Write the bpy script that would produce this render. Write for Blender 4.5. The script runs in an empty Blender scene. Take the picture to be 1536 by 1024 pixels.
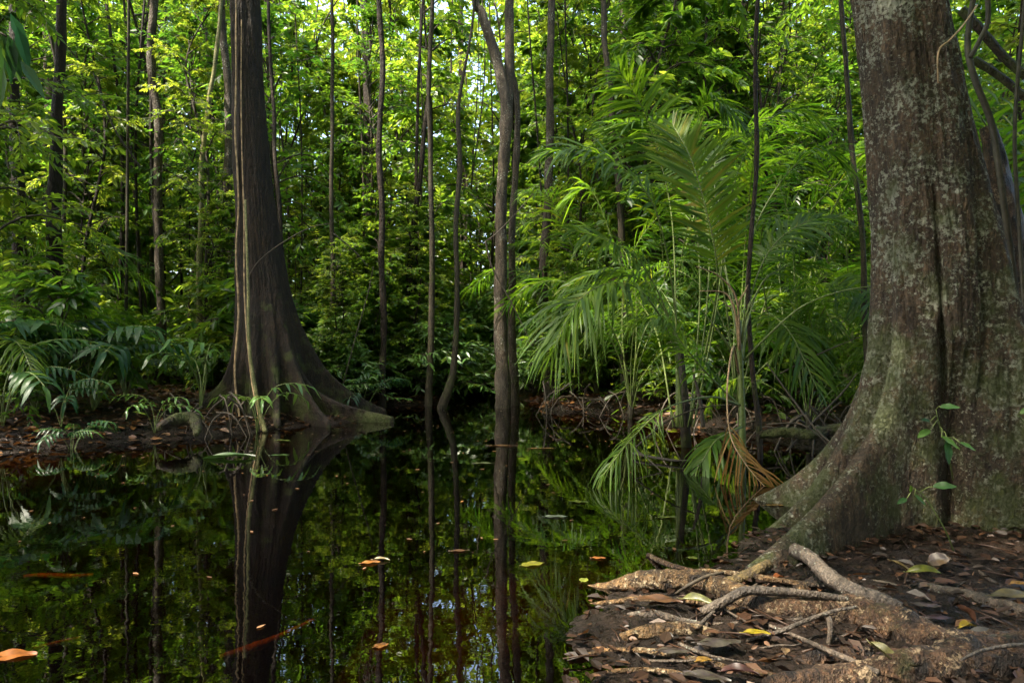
import bpy, math, random
import numpy as np
from mathutils import Vector, noise as mnoise
R = math.radians
rng = np.random.default_rng(7)
random.seed(7)
SC = bpy.context.scene
COL = SC.collection
F = 1024.0          # focal length in photograph pixels (24 mm on 36 mm)
H = 1.0             # camera height over the water


def P(px, py, d):
    """point seen at a photograph pixel, d metres away"""
    return np.array([(px - 768) / F * d, d, H + (512 - py) / F * d])


def dz(py, z=0.0):
    return (H - z) * F / (py - 512.0)


# ------------------------------------------------------------------ mesh builder
class MB:
    def __init__(s):
        s.v = []; s.n = 0; s.q = []; s.t = []   # q/t: (faces, mat, tint, smooth)

    def add(s, v, quads=None, tris=None, mat=0, tint=0.5, smooth=False):
        v = np.asarray(v, dtype=np.float32).reshape(-1, 3)
        s.v.append(v)
        for f, lst, k in ((quads, s.q, 4), (tris, s.t, 3)):
            if f is not None and len(f):
                f = np.asarray(f, dtype=np.int32).reshape(-1, k) + s.n
                tt = np.broadcast_to(np.asarray(tint, dtype=np.float32), (len(f),))
                lst.append((f, mat, tt, smooth))
        s.n += len(v)

    def mesh(s, name, mats):
        me = bpy.data.meshes.new(name)
        v = np.concatenate(s.v)
        me.vertices.add(len(v)); me.vertices.foreach_set('co', v.ravel())
        loops = []; starts = []; tot = []; mi = []; tn = []; sm = []
        c = 0
        for lst, k in ((s.q, 4), (s.t, 3)):
            for f, m, t, smf in lst:
                loops.append(f.ravel())
                starts.append(c + np.arange(len(f)) * k); c += len(f) * k
                mi.append(np.full(len(f), m)); tn.append(t); sm.append(np.full(len(f), smf))
        lp = np.concatenate(loops); st = np.concatenate(starts)
        me.loops.add(len(lp)); me.loops.foreach_set('vertex_index', lp.astype(np.int32))
        me.polygons.add(len(st)); me.polygons.foreach_set('loop_start', st.astype(np.int32))
        me.polygons.foreach_set('material_index', np.concatenate(mi).astype(np.int32))
        me.polygons.foreach_set('use_smooth', np.concatenate(sm).astype(bool))
        for m in mats:
            me.materials.append(m)
        a = me.attributes.new('tint', 'FLOAT', 'FACE')
        a.data.foreach_set('value', np.concatenate(tn).astype(np.float32))
        me.update(calc_edges=True); me.validate()
        return me

    def build(s, name, mats, parent=None, loc=(0, 0, 0)):
        if not isinstance(mats, (list, tuple)):
            mats = [mats]
        o = bpy.data.objects.new(name, s.mesh(name, mats))
        COL.objects.link(o); o.location = loc
        if parent is not None:
            o.parent = parent
        return o


def tag(o, label, cat, group=None):
    o['label'] = label; o['category'] = cat
    if group: o['group'] = group
    return o


def thing(name, label, cat, loc=(0, 0, 0), group=None):
    o = bpy.data.objects.new(name, None); COL.objects.link(o)
    o.location = loc; o.empty_display_size = 0.2
    return tag(o, label, cat, group)


def link_obj(name, me, parent=None, loc=(0, 0, 0), rz=0, sc=1):
    o = bpy.data.objects.new(name, me); COL.objects.link(o)
    o.location = loc; o.rotation_euler = (0, 0, rz)
    o.scale = (sc, sc, sc) if not isinstance(sc, (tuple, list)) else sc
    if parent is not None: o.parent = parent
    return o


def copy_tree(root):
    c = root.copy(); COL.objects.link(c)
    for ch in root.children:
        k = ch.copy(); COL.objects.link(k); k.parent = c
    return c


def nrm(a):
    a = np.asarray(a, dtype=float)
    return a / np.maximum(np.linalg.norm(a, axis=-1, keepdims=True), 1e-9)


def spline(pts, n):
    """Catmull-Rom through pts (any dimension), n samples"""
    p = np.asarray(pts, dtype=float)
    if len(p) == 2:
        t = np.linspace(0, 1, n)[:, None]
        return p[0] * (1 - t) + p[1] * t
    p = np.vstack([2 * p[0] - p[1], p, 2 * p[-1] - p[-2]])
    m = len(p) - 3
    u = np.linspace(0, m - 1e-6, n); i = u.astype(int); t = (u - i)[:, None]
    a, b, c, d = p[i], p[i + 1], p[i + 2], p[i + 3]
    return 0.5 * ((2 * b) + (-a + c) * t + (2 * a - 5 * b + 4 * c - d) * t ** 2 + (-a + 3 * b - 3 * c + d) * t ** 3)


def frames(p):
    t = nrm(np.gradient(p, axis=0))
    ref = np.array([1.0, 0, 0]) if abs(t[0][0]) < 0.8 else np.array([0, 1.0, 0])
    x = []
    for k in range(len(p)):
        ref = ref - t[k] * np.dot(ref, t[k]); ref = ref / max(np.linalg.norm(ref), 1e-9); x.append(ref.copy())
    x = np.array(x)
    return t, x, np.cross(t, x)


def tube(mb, pts, rad, sides=8, mat=0, tint=0.5, rough=0.0, freq=6.0, cap=True, flat=1.0, stretch=1.0, seed=0.0):
    p = np.asarray(pts, dtype=float); n = len(p)
    r = np.broadcast_to(np.asarray(rad, dtype=float), (n,))
    t, x, y = frames(p)
    a = np.linspace(0, 2 * math.pi, sides, endpoint=False)
    off = np.cos(a)[None, :, None] * x[:, None, :] + np.sin(a)[None, :, None] * y[:, None, :]
    rr = np.repeat(r[:, None], sides, 1)
    if rough > 0:
        arc = np.concatenate([[0], np.cumsum(np.linalg.norm(np.diff(p, axis=0), axis=1))])
        for i in range(n):
            for j in range(sides):
                q = Vector((math.cos(a[j]) * 1.2, math.sin(a[j]) * 1.2, arc[i] * freq / stretch + seed))
                rr[i, j] *= 1 + rough * (mnoise.noise(q) + 0.5 * mnoise.noise(q * 2.7) + 0.3 * mnoise.noise(Vector((q.x * 6, q.y * 6, q.z * 2))))
    v = p[:, None, :] + off * rr[:, :, None]
    i = np.arange(n - 1)[:, None] * sides; j = np.arange(sides)[None, :]; jn = (j + 1) % sides
    q = np.stack([i + j, i + jn, i + sides + jn, i + sides + j], -1).reshape(-1, 4)
    v = v.reshape(-1, 3); tr = []
    if cap:
        c0 = len(v); v = np.vstack([v, p[0] - t[0] * r[0] * 0.15, p[-1] + t[-1] * r[-1] * 0.15])
        for k in range(sides):
            k2 = (k + 1) % sides
            tr.append((k2, k, c0)); tr.append(((n - 1) * sides + k, (n - 1) * sides + k2, c0 + 1))
    mb.add(v, q, tr, mat, tint, smooth=True)


# ------------------------------------------------------------------ leaves (vectorised)
def leaves(mb, base, d, nor, L, W, droop=0.15, fold=0.12, mat=0, tint=None):
    n = len(base)
    d = nrm(d); s = nrm(np.cross(d, nor)); nn = np.cross(s, d)
    L = np.asarray(L)[:, None] * np.ones((n, 1)); W = np.asarray(W)[:, None] * np.ones((n, 1))
    down = np.array([0, 0, -1.0])
    v = np.empty((n, 6, 3))
    v[:, 0] = base
    m1 = base + d * L * 0.32 + down * L * droop * 0.12
    m2 = base + d * L * 0.70 + down * L * droop * 0.5
    v[:, 3] = base + d * L + down * L * droop
    v[:, 1] = m1 + s * W * 0.5 + nn * W * fold
    v[:, 5] = m1 - s * W * 0.5 + nn * W * fold
    v[:, 2] = m2 + s * W * 0.36 + nn * W * fold * 0.7
    v[:, 4] = m2 - s * W * 0.36 + nn * W * fold * 0.7
    k = np.arange(n)[:, None] * 6
    q = np.stack([k + np.array([[0, 1, 2, 3]]), k + np.array([[0, 3, 4, 5]])], 1).reshape(-1, 4)
    if tint is None:
        tint = np.clip(rng.normal(0.5, 0.22, n), 0, 1)
    mb.add(v.reshape(-1, 3), q, mat=mat, tint=np.repeat(tint, 2))


def spray_crown(nb, z0, z1, rmax, leafL, seed, trunk=None, twigs=5, per=9, shape='column', tilt=(5, 45), lw=0.42, wood=True):
    """leafy branches round a stem; mat 0 leaf, 1 wood"""
    g = np.random.default_rng(seed); mb = MB()
    B, D, N, LL = [], [], [], []
    tn = []
    for b in range(nb):
        f = (b + g.random()) / nb
        z = z0 + (z1 - z0) * f
        if shape == 'column':
            ln = rmax * (0.55 + 0.6 * g.random()) * (1.1 - 0.75 * f)
        else:
            ln = rmax * (0.5 + 0.7 * g.random()) * math.sqrt(max(0.15, 1 - (2 * f - 0.7) ** 2 * 0.55))
        az = b * 2.399 + g.normal(0, 0.4)
        el = R(g.uniform(*tilt)) if shape == 'column' else R(10 + 60 * f + g.normal(0, 12))
        c = trunk(z) if trunk else np.array([0, 0, z])
        dirh = np.array([math.cos(az), math.sin(az), 0])
        e = c + dirh * ln * math.cos(el) + np.array([0, 0, ln * math.sin(el)])
        mid = (c + e) / 2 + np.array([g.normal(0, .06), g.normal(0, .06), 0.12]) * ln
        e = e + np.array([0, 0, -0.18 * ln])
        br = spline([c, mid, e], 8)
        if wood:
            tube(mb, br, np.linspace(0.010 + 0.006 * ln, 0.003, 8), 4, mat=1, cap=False)
        btint = g.normal(0.5, 0.16)
        for k in range(twigs):
            u = 0.25 + 0.75 * (k + g.random() * 0.8) / twigs
            i = min(int(u * 7), 6); st = br[i] + (br[i + 1] - br[i]) * (u * 7 - i)
            tdir = nrm(br[min(i + 1, 7)] - br[i])
            sd = np.cross(tdir, [0, 0, 1.0]); sd = nrm(sd) * (1 if k % 2 else -1)
            td = nrm(tdir * 0.8 + sd * g.uniform(0.4, 1.1) + np.array([0, 0, g.normal(0.02, .42)]))
            tl = ln * g.uniform(0.3, 0.55)
            tw = spline([st, st + td * tl * 0.5 + np.array([0, 0, 0.03 * tl]), st + td * tl + np.array([0, 0, -0.12 * tl])], 5)
            if wood:
                tube(mb, tw, np.linspace(0.004, 0.0015, 5), 3, mat=1, cap=False)
            tdd = nrm(tw[-1] - tw[0]); ss = nrm(np.cross(tdd, [0, 0, 1.0]))
            for q in range(per):
                w = 0.15 + 0.85 * (q + 0.5) / per
                pos = tw[0] + (tw[-1] - tw[0]) * w + np.array([0, 0, 0.04 * tl * math.sin(w * 3.1)])
                sg = 1 if q % 2 else -1
                dd = tdd * g.uniform(0.3, 1.0) + ss * sg * g.uniform(0.5, 1.0) + np.array([0, 0, g.normal(-0.15, .25)])
                B.append(pos); D.append(dd)
                N.append(np.array([g.normal(0, .65), g.normal(0, .65), 1.0])); LL.append(leafL * g.uniform(0.6, 1.3))
                tn.append(btint + g.normal(0, 0.13))
    B = np.array(B); LL = np.array(LL)
    leaves(mb, B, np.array(D), np.array(N), LL, LL * lw * g.uniform(0.8, 1.2, len(LL)), droop=0.18, tint=np.clip(tn, 0, 1))
    return mb


def frond(mb, pts, L, n=30, t0=0.25, droop=0.5, ang=55, W=0.026, face=(0, 0, 1), rr=0.010, tint=0.5, mat=0, wmat=1, vee=0.15, spread=0.12, seed=1, tipang=25):
    g = np.random.default_rng(seed)
    c = spline(pts, 40)
    tube(mb, c, np.linspace(rr, rr * 0.25, 40), 6, mat=wmat, tint=tint)
    tt = np.linspace(t0, 0.995, n); T, Nn = [], []
    idx = tt * 39; i0 = np.minimum(idx.astype(int), 38); fr = (idx - i0)[:, None]
    pos = c[i0] * (1 - fr) + c[i0 + 1] * fr
    tg = nrm(c[i0 + 1] - c[i0])
    fc = nrm(np.asarray(face, float))
    u = (tt - t0) / (1 - t0)
    ln = L * (np.sin(math.pi * (0.14 + 0.80 * u)) ** 0.7)
    for sgn in (1, -1):
        S = nrm(np.cross(tg, fc)) * sgn
        Nf = nrm(np.cross(S, tg)) * sgn
        a = np.radians(ang + (tipang - ang) * u ** 2 + g.normal(0, 5, n))[:, None]
        D = nrm(S * np.sin(a) + tg * np.cos(a) + Nf * vee + g.normal(0, spread, (n, 3)))
        l = (ln * g.uniform(0.85, 1.1, n))[:, None]
        dp = (droop * g.uniform(0.7, 1.3, n))[:, None]
        us = np.array([0, 0.22, 0.5, 0.78, 1.0]); ws = np.array([0.45, 1.0, 0.95, 0.6, 0.05])
        wd = nrm(tg - D * np.sum(tg * D, 1, keepdims=True) + g.normal(0, 0.1, (n, 3)))
        V = np.empty((n, 10, 3))
        for k in range(5):
            p = pos + D * l * us[k]
            g2 = us[k] ** 2
            p = p + np.array([0, 0, -1.0]) * l * dp * g2 - D * l * dp * g2 * 0.28
            hw = W * 0.5 * ws[k] * np.minimum(1, ln[:, None] / L + 0.25)
            V[:, 2 * k] = p - wd * hw; V[:, 2 * k + 1] = p + wd * hw
        k = np.arange(n)[:, None] * 10
        q = np.concatenate([k + np.array([[2 * j, 2 * j + 1, 2 * j + 3, 2 * j + 2]]) for j in range(4)], 1).reshape(-1, 4)
        mb.add(V.reshape(-1, 3), q, mat=mat, tint=np.repeat(np.clip(tint + g.normal(0, 0.12, n), 0, 1), 4), smooth=True)


# ------------------------------------------------------------------ materials
def newmat(name):
    m = bpy.data.materials.new(name); m.use_nodes = True
    nt = m.node_tree; nt.nodes.clear()
    return m, nt, nt.nodes, nt.links


def nd(nodes, t, **kw):
    n = nodes.new(t)
    for k, v in kw.items():
        if k in n.inputs.keys(): n.inputs[k].default_value = v
        else: setattr(n, k, v)
    return n


def ramp(nodes, stops):
    r = nodes.new('ShaderNodeValToRGB'); cr = r.color_ramp
    while len(cr.elements) < len(stops): cr.elements.new(0.5)
    for e, (p, c) in zip(cr.elements, stops):
        e.position = p; e.color = (c[0], c[1], c[2], 1)
    return r


def leaf_mat(name, cols, trans, tw=0.45, rough=0.38, spec=0.5, ovar=0.5):
    m, nt, N, Lk = newmat(name)
    at = N.new('ShaderNodeAttribute'); at.attribute_name = 'tint'
    oi = N.new('ShaderNodeObjectInfo')
    ad = nd(N, 'ShaderNodeMath', operation='MULTIPLY_ADD'); ad.inputs[1].default_value = ovar; ad.inputs[2].default_value = -ovar / 2
    Lk.new(oi.outputs['Random'], ad.inputs[0])
    sm = nd(N, 'ShaderNodeMath', operation='ADD'); Lk.new(at.outputs['Fac'], sm.inputs[0]); Lk.new(ad.outputs[0], sm.inputs[1])
    r1 = ramp(N, cols); r2 = ramp(N, trans)
    Lk.new(sm.outputs[0], r1.inputs[0]); Lk.new(sm.outputs[0], r2.inputs[0])
    pb = nd(N, 'ShaderNodeBsdfPrincipled', Roughness=rough); pb.inputs['Specular IOR Level'].default_value = spec
    Lk.new(r1.outputs[0], pb.inputs['Base Color'])
    tr = N.new('ShaderNodeBsdfTranslucent'); Lk.new(r2.outputs[0], tr.inputs[0])
    mx = nd(N, 'ShaderNodeMixShader'); mx.inputs[0].default_value = tw
    out = N.new('ShaderNodeOutputMaterial')
    Lk.new(pb.outputs[0], mx.inputs[1]); Lk.new(tr.outputs[0], mx.inputs[2]); Lk.new(mx.outputs[0], out.inputs[0])
    return m


M = {}
M['leaf'] = leaf_mat('understory_leaf', [(0.1, (0.022, 0.06, 0.010)), (0.5, (0.045, 0.105, 0.012)), (0.9, (0.085, 0.13, 0.014))],
                     [(0.1, (0.12, 0.28, 0.02)), (0.5, (0.27, 0.44, 0.025)), (0.9, (0.46, 0.54, 0.04))], tw=0.52)
M['canopy_leaf'] = leaf_mat('canopy_leaf', [(0.1, (0.02, 0.06, 0.010)), (0.5, (0.038, 0.095, 0.012)), (0.9, (0.07, 0.12, 0.014))],
                            [(0.1, (0.10, 0.26, 0.018)), (0.5, (0.20, 0.40, 0.022)), (0.9, (0.36, 0.50, 0.03))], tw=0.5)
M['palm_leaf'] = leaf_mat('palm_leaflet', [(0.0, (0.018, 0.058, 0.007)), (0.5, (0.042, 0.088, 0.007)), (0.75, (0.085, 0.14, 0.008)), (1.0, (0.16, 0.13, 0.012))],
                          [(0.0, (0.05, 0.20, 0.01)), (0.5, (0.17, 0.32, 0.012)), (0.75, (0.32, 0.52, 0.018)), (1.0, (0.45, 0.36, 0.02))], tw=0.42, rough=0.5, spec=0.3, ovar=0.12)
M['broad_leaf'] = leaf_mat('broad_dark_leaf', [(0.1, (0.010, 0.036, 0.012)), (0.5, (0.016, 0.052, 0.014)), (0.9, (0.045, 0.10, 0.015))],
                           [(0.1, (0.02, 0.10, 0.03)), (0.5, (0.05, 0.16, 0.03)), (0.9, (0.2, 0.34, 0.03))], tw=0.32, rough=0.45, spec=0.38)
M['pale_leaf'] = leaf_mat('young_pale_leaf', [(0.1, (0.05, 0.12, 0.025)), (0.9, (0.10, 0.20, 0.035))],
                          [(0.1, (0.15, 0.3, 0.04)), (0.9, (0.3, 0.42, 0.06))], tw=0.35, rough=0.32, spec=0.6)
M['dead_palm'] = leaf_mat('dead_palm_leaflet', [(0.1, (0.06, 0.025, 0.007)), (0.5, (0.13, 0.06, 0.012)), (0.9, (0.20, 0.12, 0.025))],
                          [(0.1, (0.12, 0.05, 0.008)), (0.9, (0.26, 0.14, 0.02))], tw=0.3, rough=0.55, spec=0.3)
M['litter'] = leaf_mat('fallen_leaf', [(0.0, (0.016, 0.009, 0.006)), (0.4, (0.045, 0.022, 0.012)), (0.65, (0.095, 0.045, 0.022)), (0.85, (0.14, 0.085, 0.05)), (1.0, (0.22, 0.09, 0.02))],
                       [(0.0, (0.05, 0.02, 0.01)), (1.0, (0.25, 0.1, 0.02))], tw=0.12, spec=0.3, rough=0.42)


def bark_mat(name, c0, c1, c2, lichen=(0.33, 0.34, 0.28), moss=(0.05, 0.06, 0.012), lich=0.62, mossz=None, scale=1.0, bump=0.6, rough=0.75, fleck=0.0, mott=None):
    m, nt, N, Lk = newmat(name)
    tc = N.new('ShaderNodeTexCoord')
    mp = N.new('ShaderNodeMapping'); mp.inputs['Scale'].default_value = (scale, scale, scale * 0.22)
    Lk.new(tc.outputs['Object'], mp.inputs[0])
    n1 = nd(N, 'ShaderNodeTexNoise', Scale=26.0, Detail=8.0, Roughness=0.68); Lk.new(mp.outputs[0], n1.inputs[0])
    n2 = nd(N, 'ShaderNodeTexNoise', Scale=2.3, Detail=4.0, Roughness=0.6); Lk.new(tc.outputs['Object'], n2.inputs[0])
    r1 = ramp(N, [(0.30, c0), (0.5, c1), (0.72, c2)]); Lk.new(n1.outputs[0], r1.inputs[0])
    if mott: n2.inputs['Scale'].default_value = mott
    r2 = ramp(N, [(0.42, (0.22, 0.20, 0.20)), (0.56, (1.5, 1.35, 1.15))] if mott else [(0.35, (0.72, 0.72, 0.74)), (0.65, (1.25, 1.12, 1.0))]); Lk.new(n2.outputs[0], r2.inputs[0])
    mul = nd(N, 'ShaderNodeMix', data_type='RGBA', blend_type='MULTIPLY'); mul.inputs[0].default_value = 1
    nf = nd(N, 'ShaderNodeTexNoise', Scale=75.0 * scale, Detail=4.0, Roughness=0.7); Lk.new(tc.outputs['Object'], nf.inputs[0])
    rf = ramp(N, [(0.36, (0.35, 0.35, 0.35)), (0.5, (1, 1, 1)), (0.66, (1.7, 1.65, 1.55))]); Lk.new(nf.outputs[0], rf.inputs[0])
    mf = nd(N, 'ShaderNodeMix', data_type='RGBA', blend_type='MULTIPLY'); mf.inputs[0].default_value = 0.85
    Lk.new(r1.outputs[0], mf.inputs[6]); Lk.new(rf.outputs[0], mf.inputs[7])
    Lk.new(mf.outputs[2], mul.inputs[6]); Lk.new(r2.outputs[0], mul.inputs[7])
    # lichen: big patches broken up by fine flecks
    n3 = nd(N, 'ShaderNodeTexNoise', Scale=4.3 * scale, Detail=3.0); Lk.new(tc.outputs['Object'], n3.inputs[0])
    n4 = nd(N, 'ShaderNodeTexNoise', Scale=44.0 * scale, Detail=6.0, Roughness=0.75); Lk.new(tc.outputs['Object'], n4.inputs[0])
    a = nd(N, 'ShaderNodeMath', operation='MULTIPLY_ADD'); a.inputs[1].default_value = 0.80
    Lk.new(n4.outputs[0], a.inputs[0])
    b = nd(N, 'ShaderNodeMath', operation='MULTIPLY'); b.inputs[1].default_value = 0.42; Lk.new(n3.outputs[0], b.inputs[0])
    Lk.new(b.outputs[0], a.inputs[2])
    r3 = ramp(N, [(lich, (0, 0, 0)), (lich + 0.045, (1, 1, 1))]); Lk.new(a.outputs[0], r3.inputs[0])
    mx1 = nd(N, 'ShaderNodeMix', data_type='RGBA'); Lk.new(r3.outputs[0], mx1.inputs[0]); Lk.new(mul.outputs[2], mx1.inputs[6]); mx1.inputs[7].default_value = (*lichen, 1)
    col = mx1.outputs[2]
    if mossz is not None:
        sx = N.new('ShaderNodeSeparateXYZ'); Lk.new(tc.outputs['Object'], sx.inputs[0])
        mr = nd(N, 'ShaderNodeMapRange'); mr.inputs[1].default_value = mossz[0]; mr.inputs[2].default_value = mossz[1]
        mr.inputs[3].default_value = mossz[2]; mr.inputs[4].default_value = mossz[3]
        Lk.new(sx.outputs[2], mr.inputs[0])
        n5 = nd(N, 'ShaderNodeTexNoise', Scale=4.2, Detail=6.0, Roughness=0.65); Lk.new(tc.outputs['Object'], n5.inputs[0])
        ad = nd(N, 'ShaderNodeMath', operation='ADD'); Lk.new(n5.outputs[0], ad.inputs[0]); Lk.new(mr.outputs[0], ad.inputs[1])
        r5 = ramp(N, [(0.56, (0, 0, 0)), (0.70, (0.85, 0.85, 0.85))]); Lk.new(ad.outputs[0], r5.inputs[0])
        mx2 = nd(N, 'ShaderNodeMix', data_type='RGBA'); Lk.new(r5.outputs[0], mx2.inputs[0]); Lk.new(col, mx2.inputs[6]); mx2.inputs[7].default_value = (*moss, 1)
        col = mx2.outputs[2]
    pb = nd(N, 'ShaderNodeBsdfPrincipled', Roughness=rough); pb.inputs['Specular IOR Level'].default_value = 0.35
    Lk.new(col, pb.inputs['Base Color'])
    vo = nd(N, 'ShaderNodeTexVoronoi', Scale=30.0 * scale); vo.feature = 'F1'
    mp2 = N.new('ShaderNodeMapping'); mp2.inputs['Scale'].default_value = (1, 1, 0.45); Lk.new(tc.outputs['Object'], mp2.inputs[0])
    nz = nd(N, 'ShaderNodeTexNoise', Scale=14.0 * scale, Detail=4.0); Lk.new(mp2.outputs[0], nz.inputs[0])
    av = nd(N, 'ShaderNodeMix', data_type='RGBA', blend_type='LINEAR_LIGHT'); av.inputs[0].default_value = 0.12
    Lk.new(mp2.outputs[0], av.inputs[6]); Lk.new(nz.outputs['Color'], av.inputs[7]); Lk.new(av.outputs[2], vo.inputs[0])
    hs = nd(N, 'ShaderNodeMath', operation='ADD'); Lk.new(n1.outputs[0], hs.inputs[0])
    hv = nd(N, 'ShaderNodeMath', operation='MULTIPLY'); hv.inputs[1].default_value = 0.45; Lk.new(vo.outputs['Distance'], hv.inputs[0]); Lk.new(hv.outputs[0], hs.inputs[1])
    hl = nd(N, 'ShaderNodeMath', operation='MULTIPLY_ADD'); hl.inputs[1].default_value = 0.2; Lk.new(r3.outputs[0], hl.inputs[0]); Lk.new(hs.outputs[0], hl.inputs[2])
    bp = nd(N, 'ShaderNodeBump', Strength=bump, Distance=0.035); Lk.new(hl.outputs[0], bp.inputs['Height']); Lk.new(bp.outputs[0], pb.inputs['Normal'])
    out = N.new('ShaderNodeOutputMaterial'); Lk.new(pb.outputs[0], out.inputs[0])
    return m


M['bark_big'] = bark_mat('grey_brown_lichen_bark', (0.017, 0.012, 0.008), (0.048, 0.033, 0.019), (0.125, 0.088, 0.056), lich=0.628, lichen=(0.28, 0.275, 0.205), mossz=(0.0, 2.4, 0.14, 0.0), bump=1.0)
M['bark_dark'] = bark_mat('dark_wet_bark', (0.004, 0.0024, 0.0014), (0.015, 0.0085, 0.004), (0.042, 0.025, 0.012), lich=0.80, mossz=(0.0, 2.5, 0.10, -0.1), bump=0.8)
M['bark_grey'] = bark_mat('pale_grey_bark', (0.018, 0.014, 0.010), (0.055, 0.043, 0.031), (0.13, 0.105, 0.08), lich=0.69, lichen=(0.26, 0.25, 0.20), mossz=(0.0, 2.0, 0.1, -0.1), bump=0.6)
M['bark_thin'] = bark_mat('thin_stem_bark', (0.013, 0.010, 0.006), (0.032, 0.026, 0.015), (0.068, 0.056, 0.035), lich=0.74, lichen=(0.2, 0.2, 0.15), mossz=(0.0, 3.0, 0.08, -0.02), bump=0.4)
M['bark_pale'] = bark_mat('yellow_green_stem_bark', (0.07, 0.075, 0.03), (0.16, 0.16, 0.065), (0.26, 0.25, 0.12), lich=0.75, bump=0.4)
M['log_pale'] = bark_mat('peeled_pale_log', (0.020, 0.012, 0.006), (0.075, 0.048, 0.024), (0.21, 0.145, 0.078), lich=0.69, lichen=(0.34, 0.26, 0.16), scale=1.3, bump=1.0, rough=0.55, mott=11.0)
M['log_brown'] = bark_mat('rotten_brown_log', (0.008, 0.005, 0.003), (0.035, 0.020, 0.012), (0.115, 0.072, 0.045), lich=0.68, lichen=(0.25, 0.18, 0.11), mossz=(-0.4, 0.3, -0.07, -0.07), scale=1.4, bump=1.0, rough=0.55, mott=9.0)
M['log_dark'] = bark_mat('dark_wet_branch', (0.018, 0.015, 0.012), (0.055, 0.045, 0.036), (0.12, 0.10, 0.08), lich=0.74, scale=1.5, bump=0.6, rough=0.5)
M['log_mossy'] = bark_mat('mossy_stub', (0.03, 0.02, 0.010), (0.09, 0.065, 0.025), (0.22, 0.16, 0.06), lich=0.75, mossz=(-0.4, 0.4, 0.06, 0.06), moss=(0.12, 0.13, 0.02), scale=1.6, bump=0.6, rough=0.6)


def simple(name, col, rough=0.6, spec=0.4, var=0.35, scale=40):
    m, nt, N, Lk = newmat(name)
    tc = N.new('ShaderNodeTexCoord')
    n1 = nd(N, 'ShaderNodeTexNoise', Scale=float(scale), Detail=4.0); Lk.new(tc.outputs['Object'], n1.inputs[0])
    lo = [c * (1 - var) for c in col]; hi = [c * (1 + var) for c in col]
    r1 = ramp(N, [(0.3, lo), (0.7, hi)]); Lk.new(n1.outputs[0], r1.inputs[0])
    pb = nd(N, 'ShaderNodeBsdfPrincipled', Roughness=rough); pb.inputs['Specular IOR Level'].default_value = spec
    Lk.new(r1.outputs[0], pb.inputs['Base Color'])
    bp = nd(N, 'ShaderNodeBump', Strength=0.3, Distance=0.004); Lk.new(n1.outputs[0], bp.inputs['Height']); Lk.new(bp.outputs[0], pb.inputs['Normal'])
    out = N.new('ShaderNodeOutputMaterial'); Lk.new(pb.outputs[0], out.inputs[0])
    return m


M['twig'] = simple('twig_bark', (0.045, 0.034, 0.022), 0.7)
M['petiole'] = simple('green_petiole', (0.10, 0.13, 0.03), 0.45)
M['dry_petiole'] = simple('dry_petiole', (0.26, 0.17, 0.09), 0.6)
M['vine'] = simple('liana_bark', (0.32, 0.21, 0.11), 0.7, var=0.6, scale=18)
M['vine_dark'] = simple('dark_liana_bark', (0.055, 0.045, 0.028), 0.7, var=0.5, scale=18)
FLAT = {}


def flat_leaf(key, col, col2=None, tw=0.15):
    """single big leaf: two-tone blotches, veins by bump"""
    if key in FLAT: return FLAT[key]
    col = [c * 0.45 for c in col]; col2 = [c * 0.45 for c in col2] if col2 else None
    m, nt, N, Lk = newmat('leaf_' + key)
    tc = N.new('ShaderNodeTexCoord')
    n1 = nd(N, 'ShaderNodeTexNoise', Scale=22.0, Detail=5.0, Roughness=0.65); Lk.new(tc.outputs['Object'], n1.inputs[0])
    c2 = col2 or [c * 0.45 for c in col]
    r1 = ramp(N, [(0.38, c2), (0.6, col)]); Lk.new(n1.outputs[0], r1.inputs[0])
    pb = nd(N, 'ShaderNodeBsdfPrincipled', Roughness=0.4); pb.inputs['Specular IOR Level'].default_value = 0.5
    Lk.new(r1.outputs[0], pb.inputs['Base Color'])
    tr = N.new('ShaderNodeBsdfTranslucent'); Lk.new(r1.outputs[0], tr.inputs[0])
    mx = nd(N, 'ShaderNodeMixShader'); mx.inputs[0].default_value = tw
    out = N.new('ShaderNodeOutputMaterial')
    Lk.new(pb.outputs[0], mx.inputs[1]); Lk.new(tr.outputs[0], mx.inputs[2]); Lk.new(mx.outputs[0], out.inputs[0])
    FLAT[key] = m
    return m


# ------------------------------------------------------------------ terrain
SHORE = np.array([(0.12, -2.0), (0.16, 1.7), (0.20, 2.2), (0.33, 2.62), (0.55, 2.80), (0.85, 2.98), (1.05, 3.2), (1.35, 3.65), (1.9, 4.2), (3.0, 4.6), (5.0, 4.8),
                  (5.0, 5.6), (3.4, 6.0), (2.75, 6.4), (2.3, 7.4), (1.9, 8.3), (1.2, 9.3), (0.55, 9.9), (0.28, 11.5), (-0.02, 13.2), (-0.35, 14.8),
                  (-0.85, 14.4), (-0.9, 12.0), (-1.25, 10.8), (-2.1, 10.5), (-2.3, 9.6), (-1.75, 8.7), (-2.75, 7.6), (-3.75, 6.8), (-4.6, 5.9),
                  (-6.5, 4.9), (-11.0, 3.0), (-11.0, -3.0)])


def sdist(x, y):
    """signed distance to the shore, negative over water"""
    x = np.asarray(x, float); y = np.asarray(y, float)
    d = np.full(x.shape, 1e9); ins = np.zeros(x.shape, bool)
    a = SHORE; b = np.roll(SHORE, -1, 0)
    for (x0, y0), (x1, y1) in zip(a, b):
        dx, dy = x1 - x0, y1 - y0
        t = np.clip(((x - x0) * dx + (y - y0) * dy) / (dx * dx + dy * dy), 0, 1)
        d = np.minimum(d, np.hypot(x - x0 - t * dx, y - y0 - t * dy))
        cr = ((y0 > y) != (y1 > y)) & (x < dx * (y - y0) / (dy if abs(dy) > 1e-9 else 1e-9) + x0)
        ins ^= cr
    return np.where(ins, -d, d)


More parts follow.
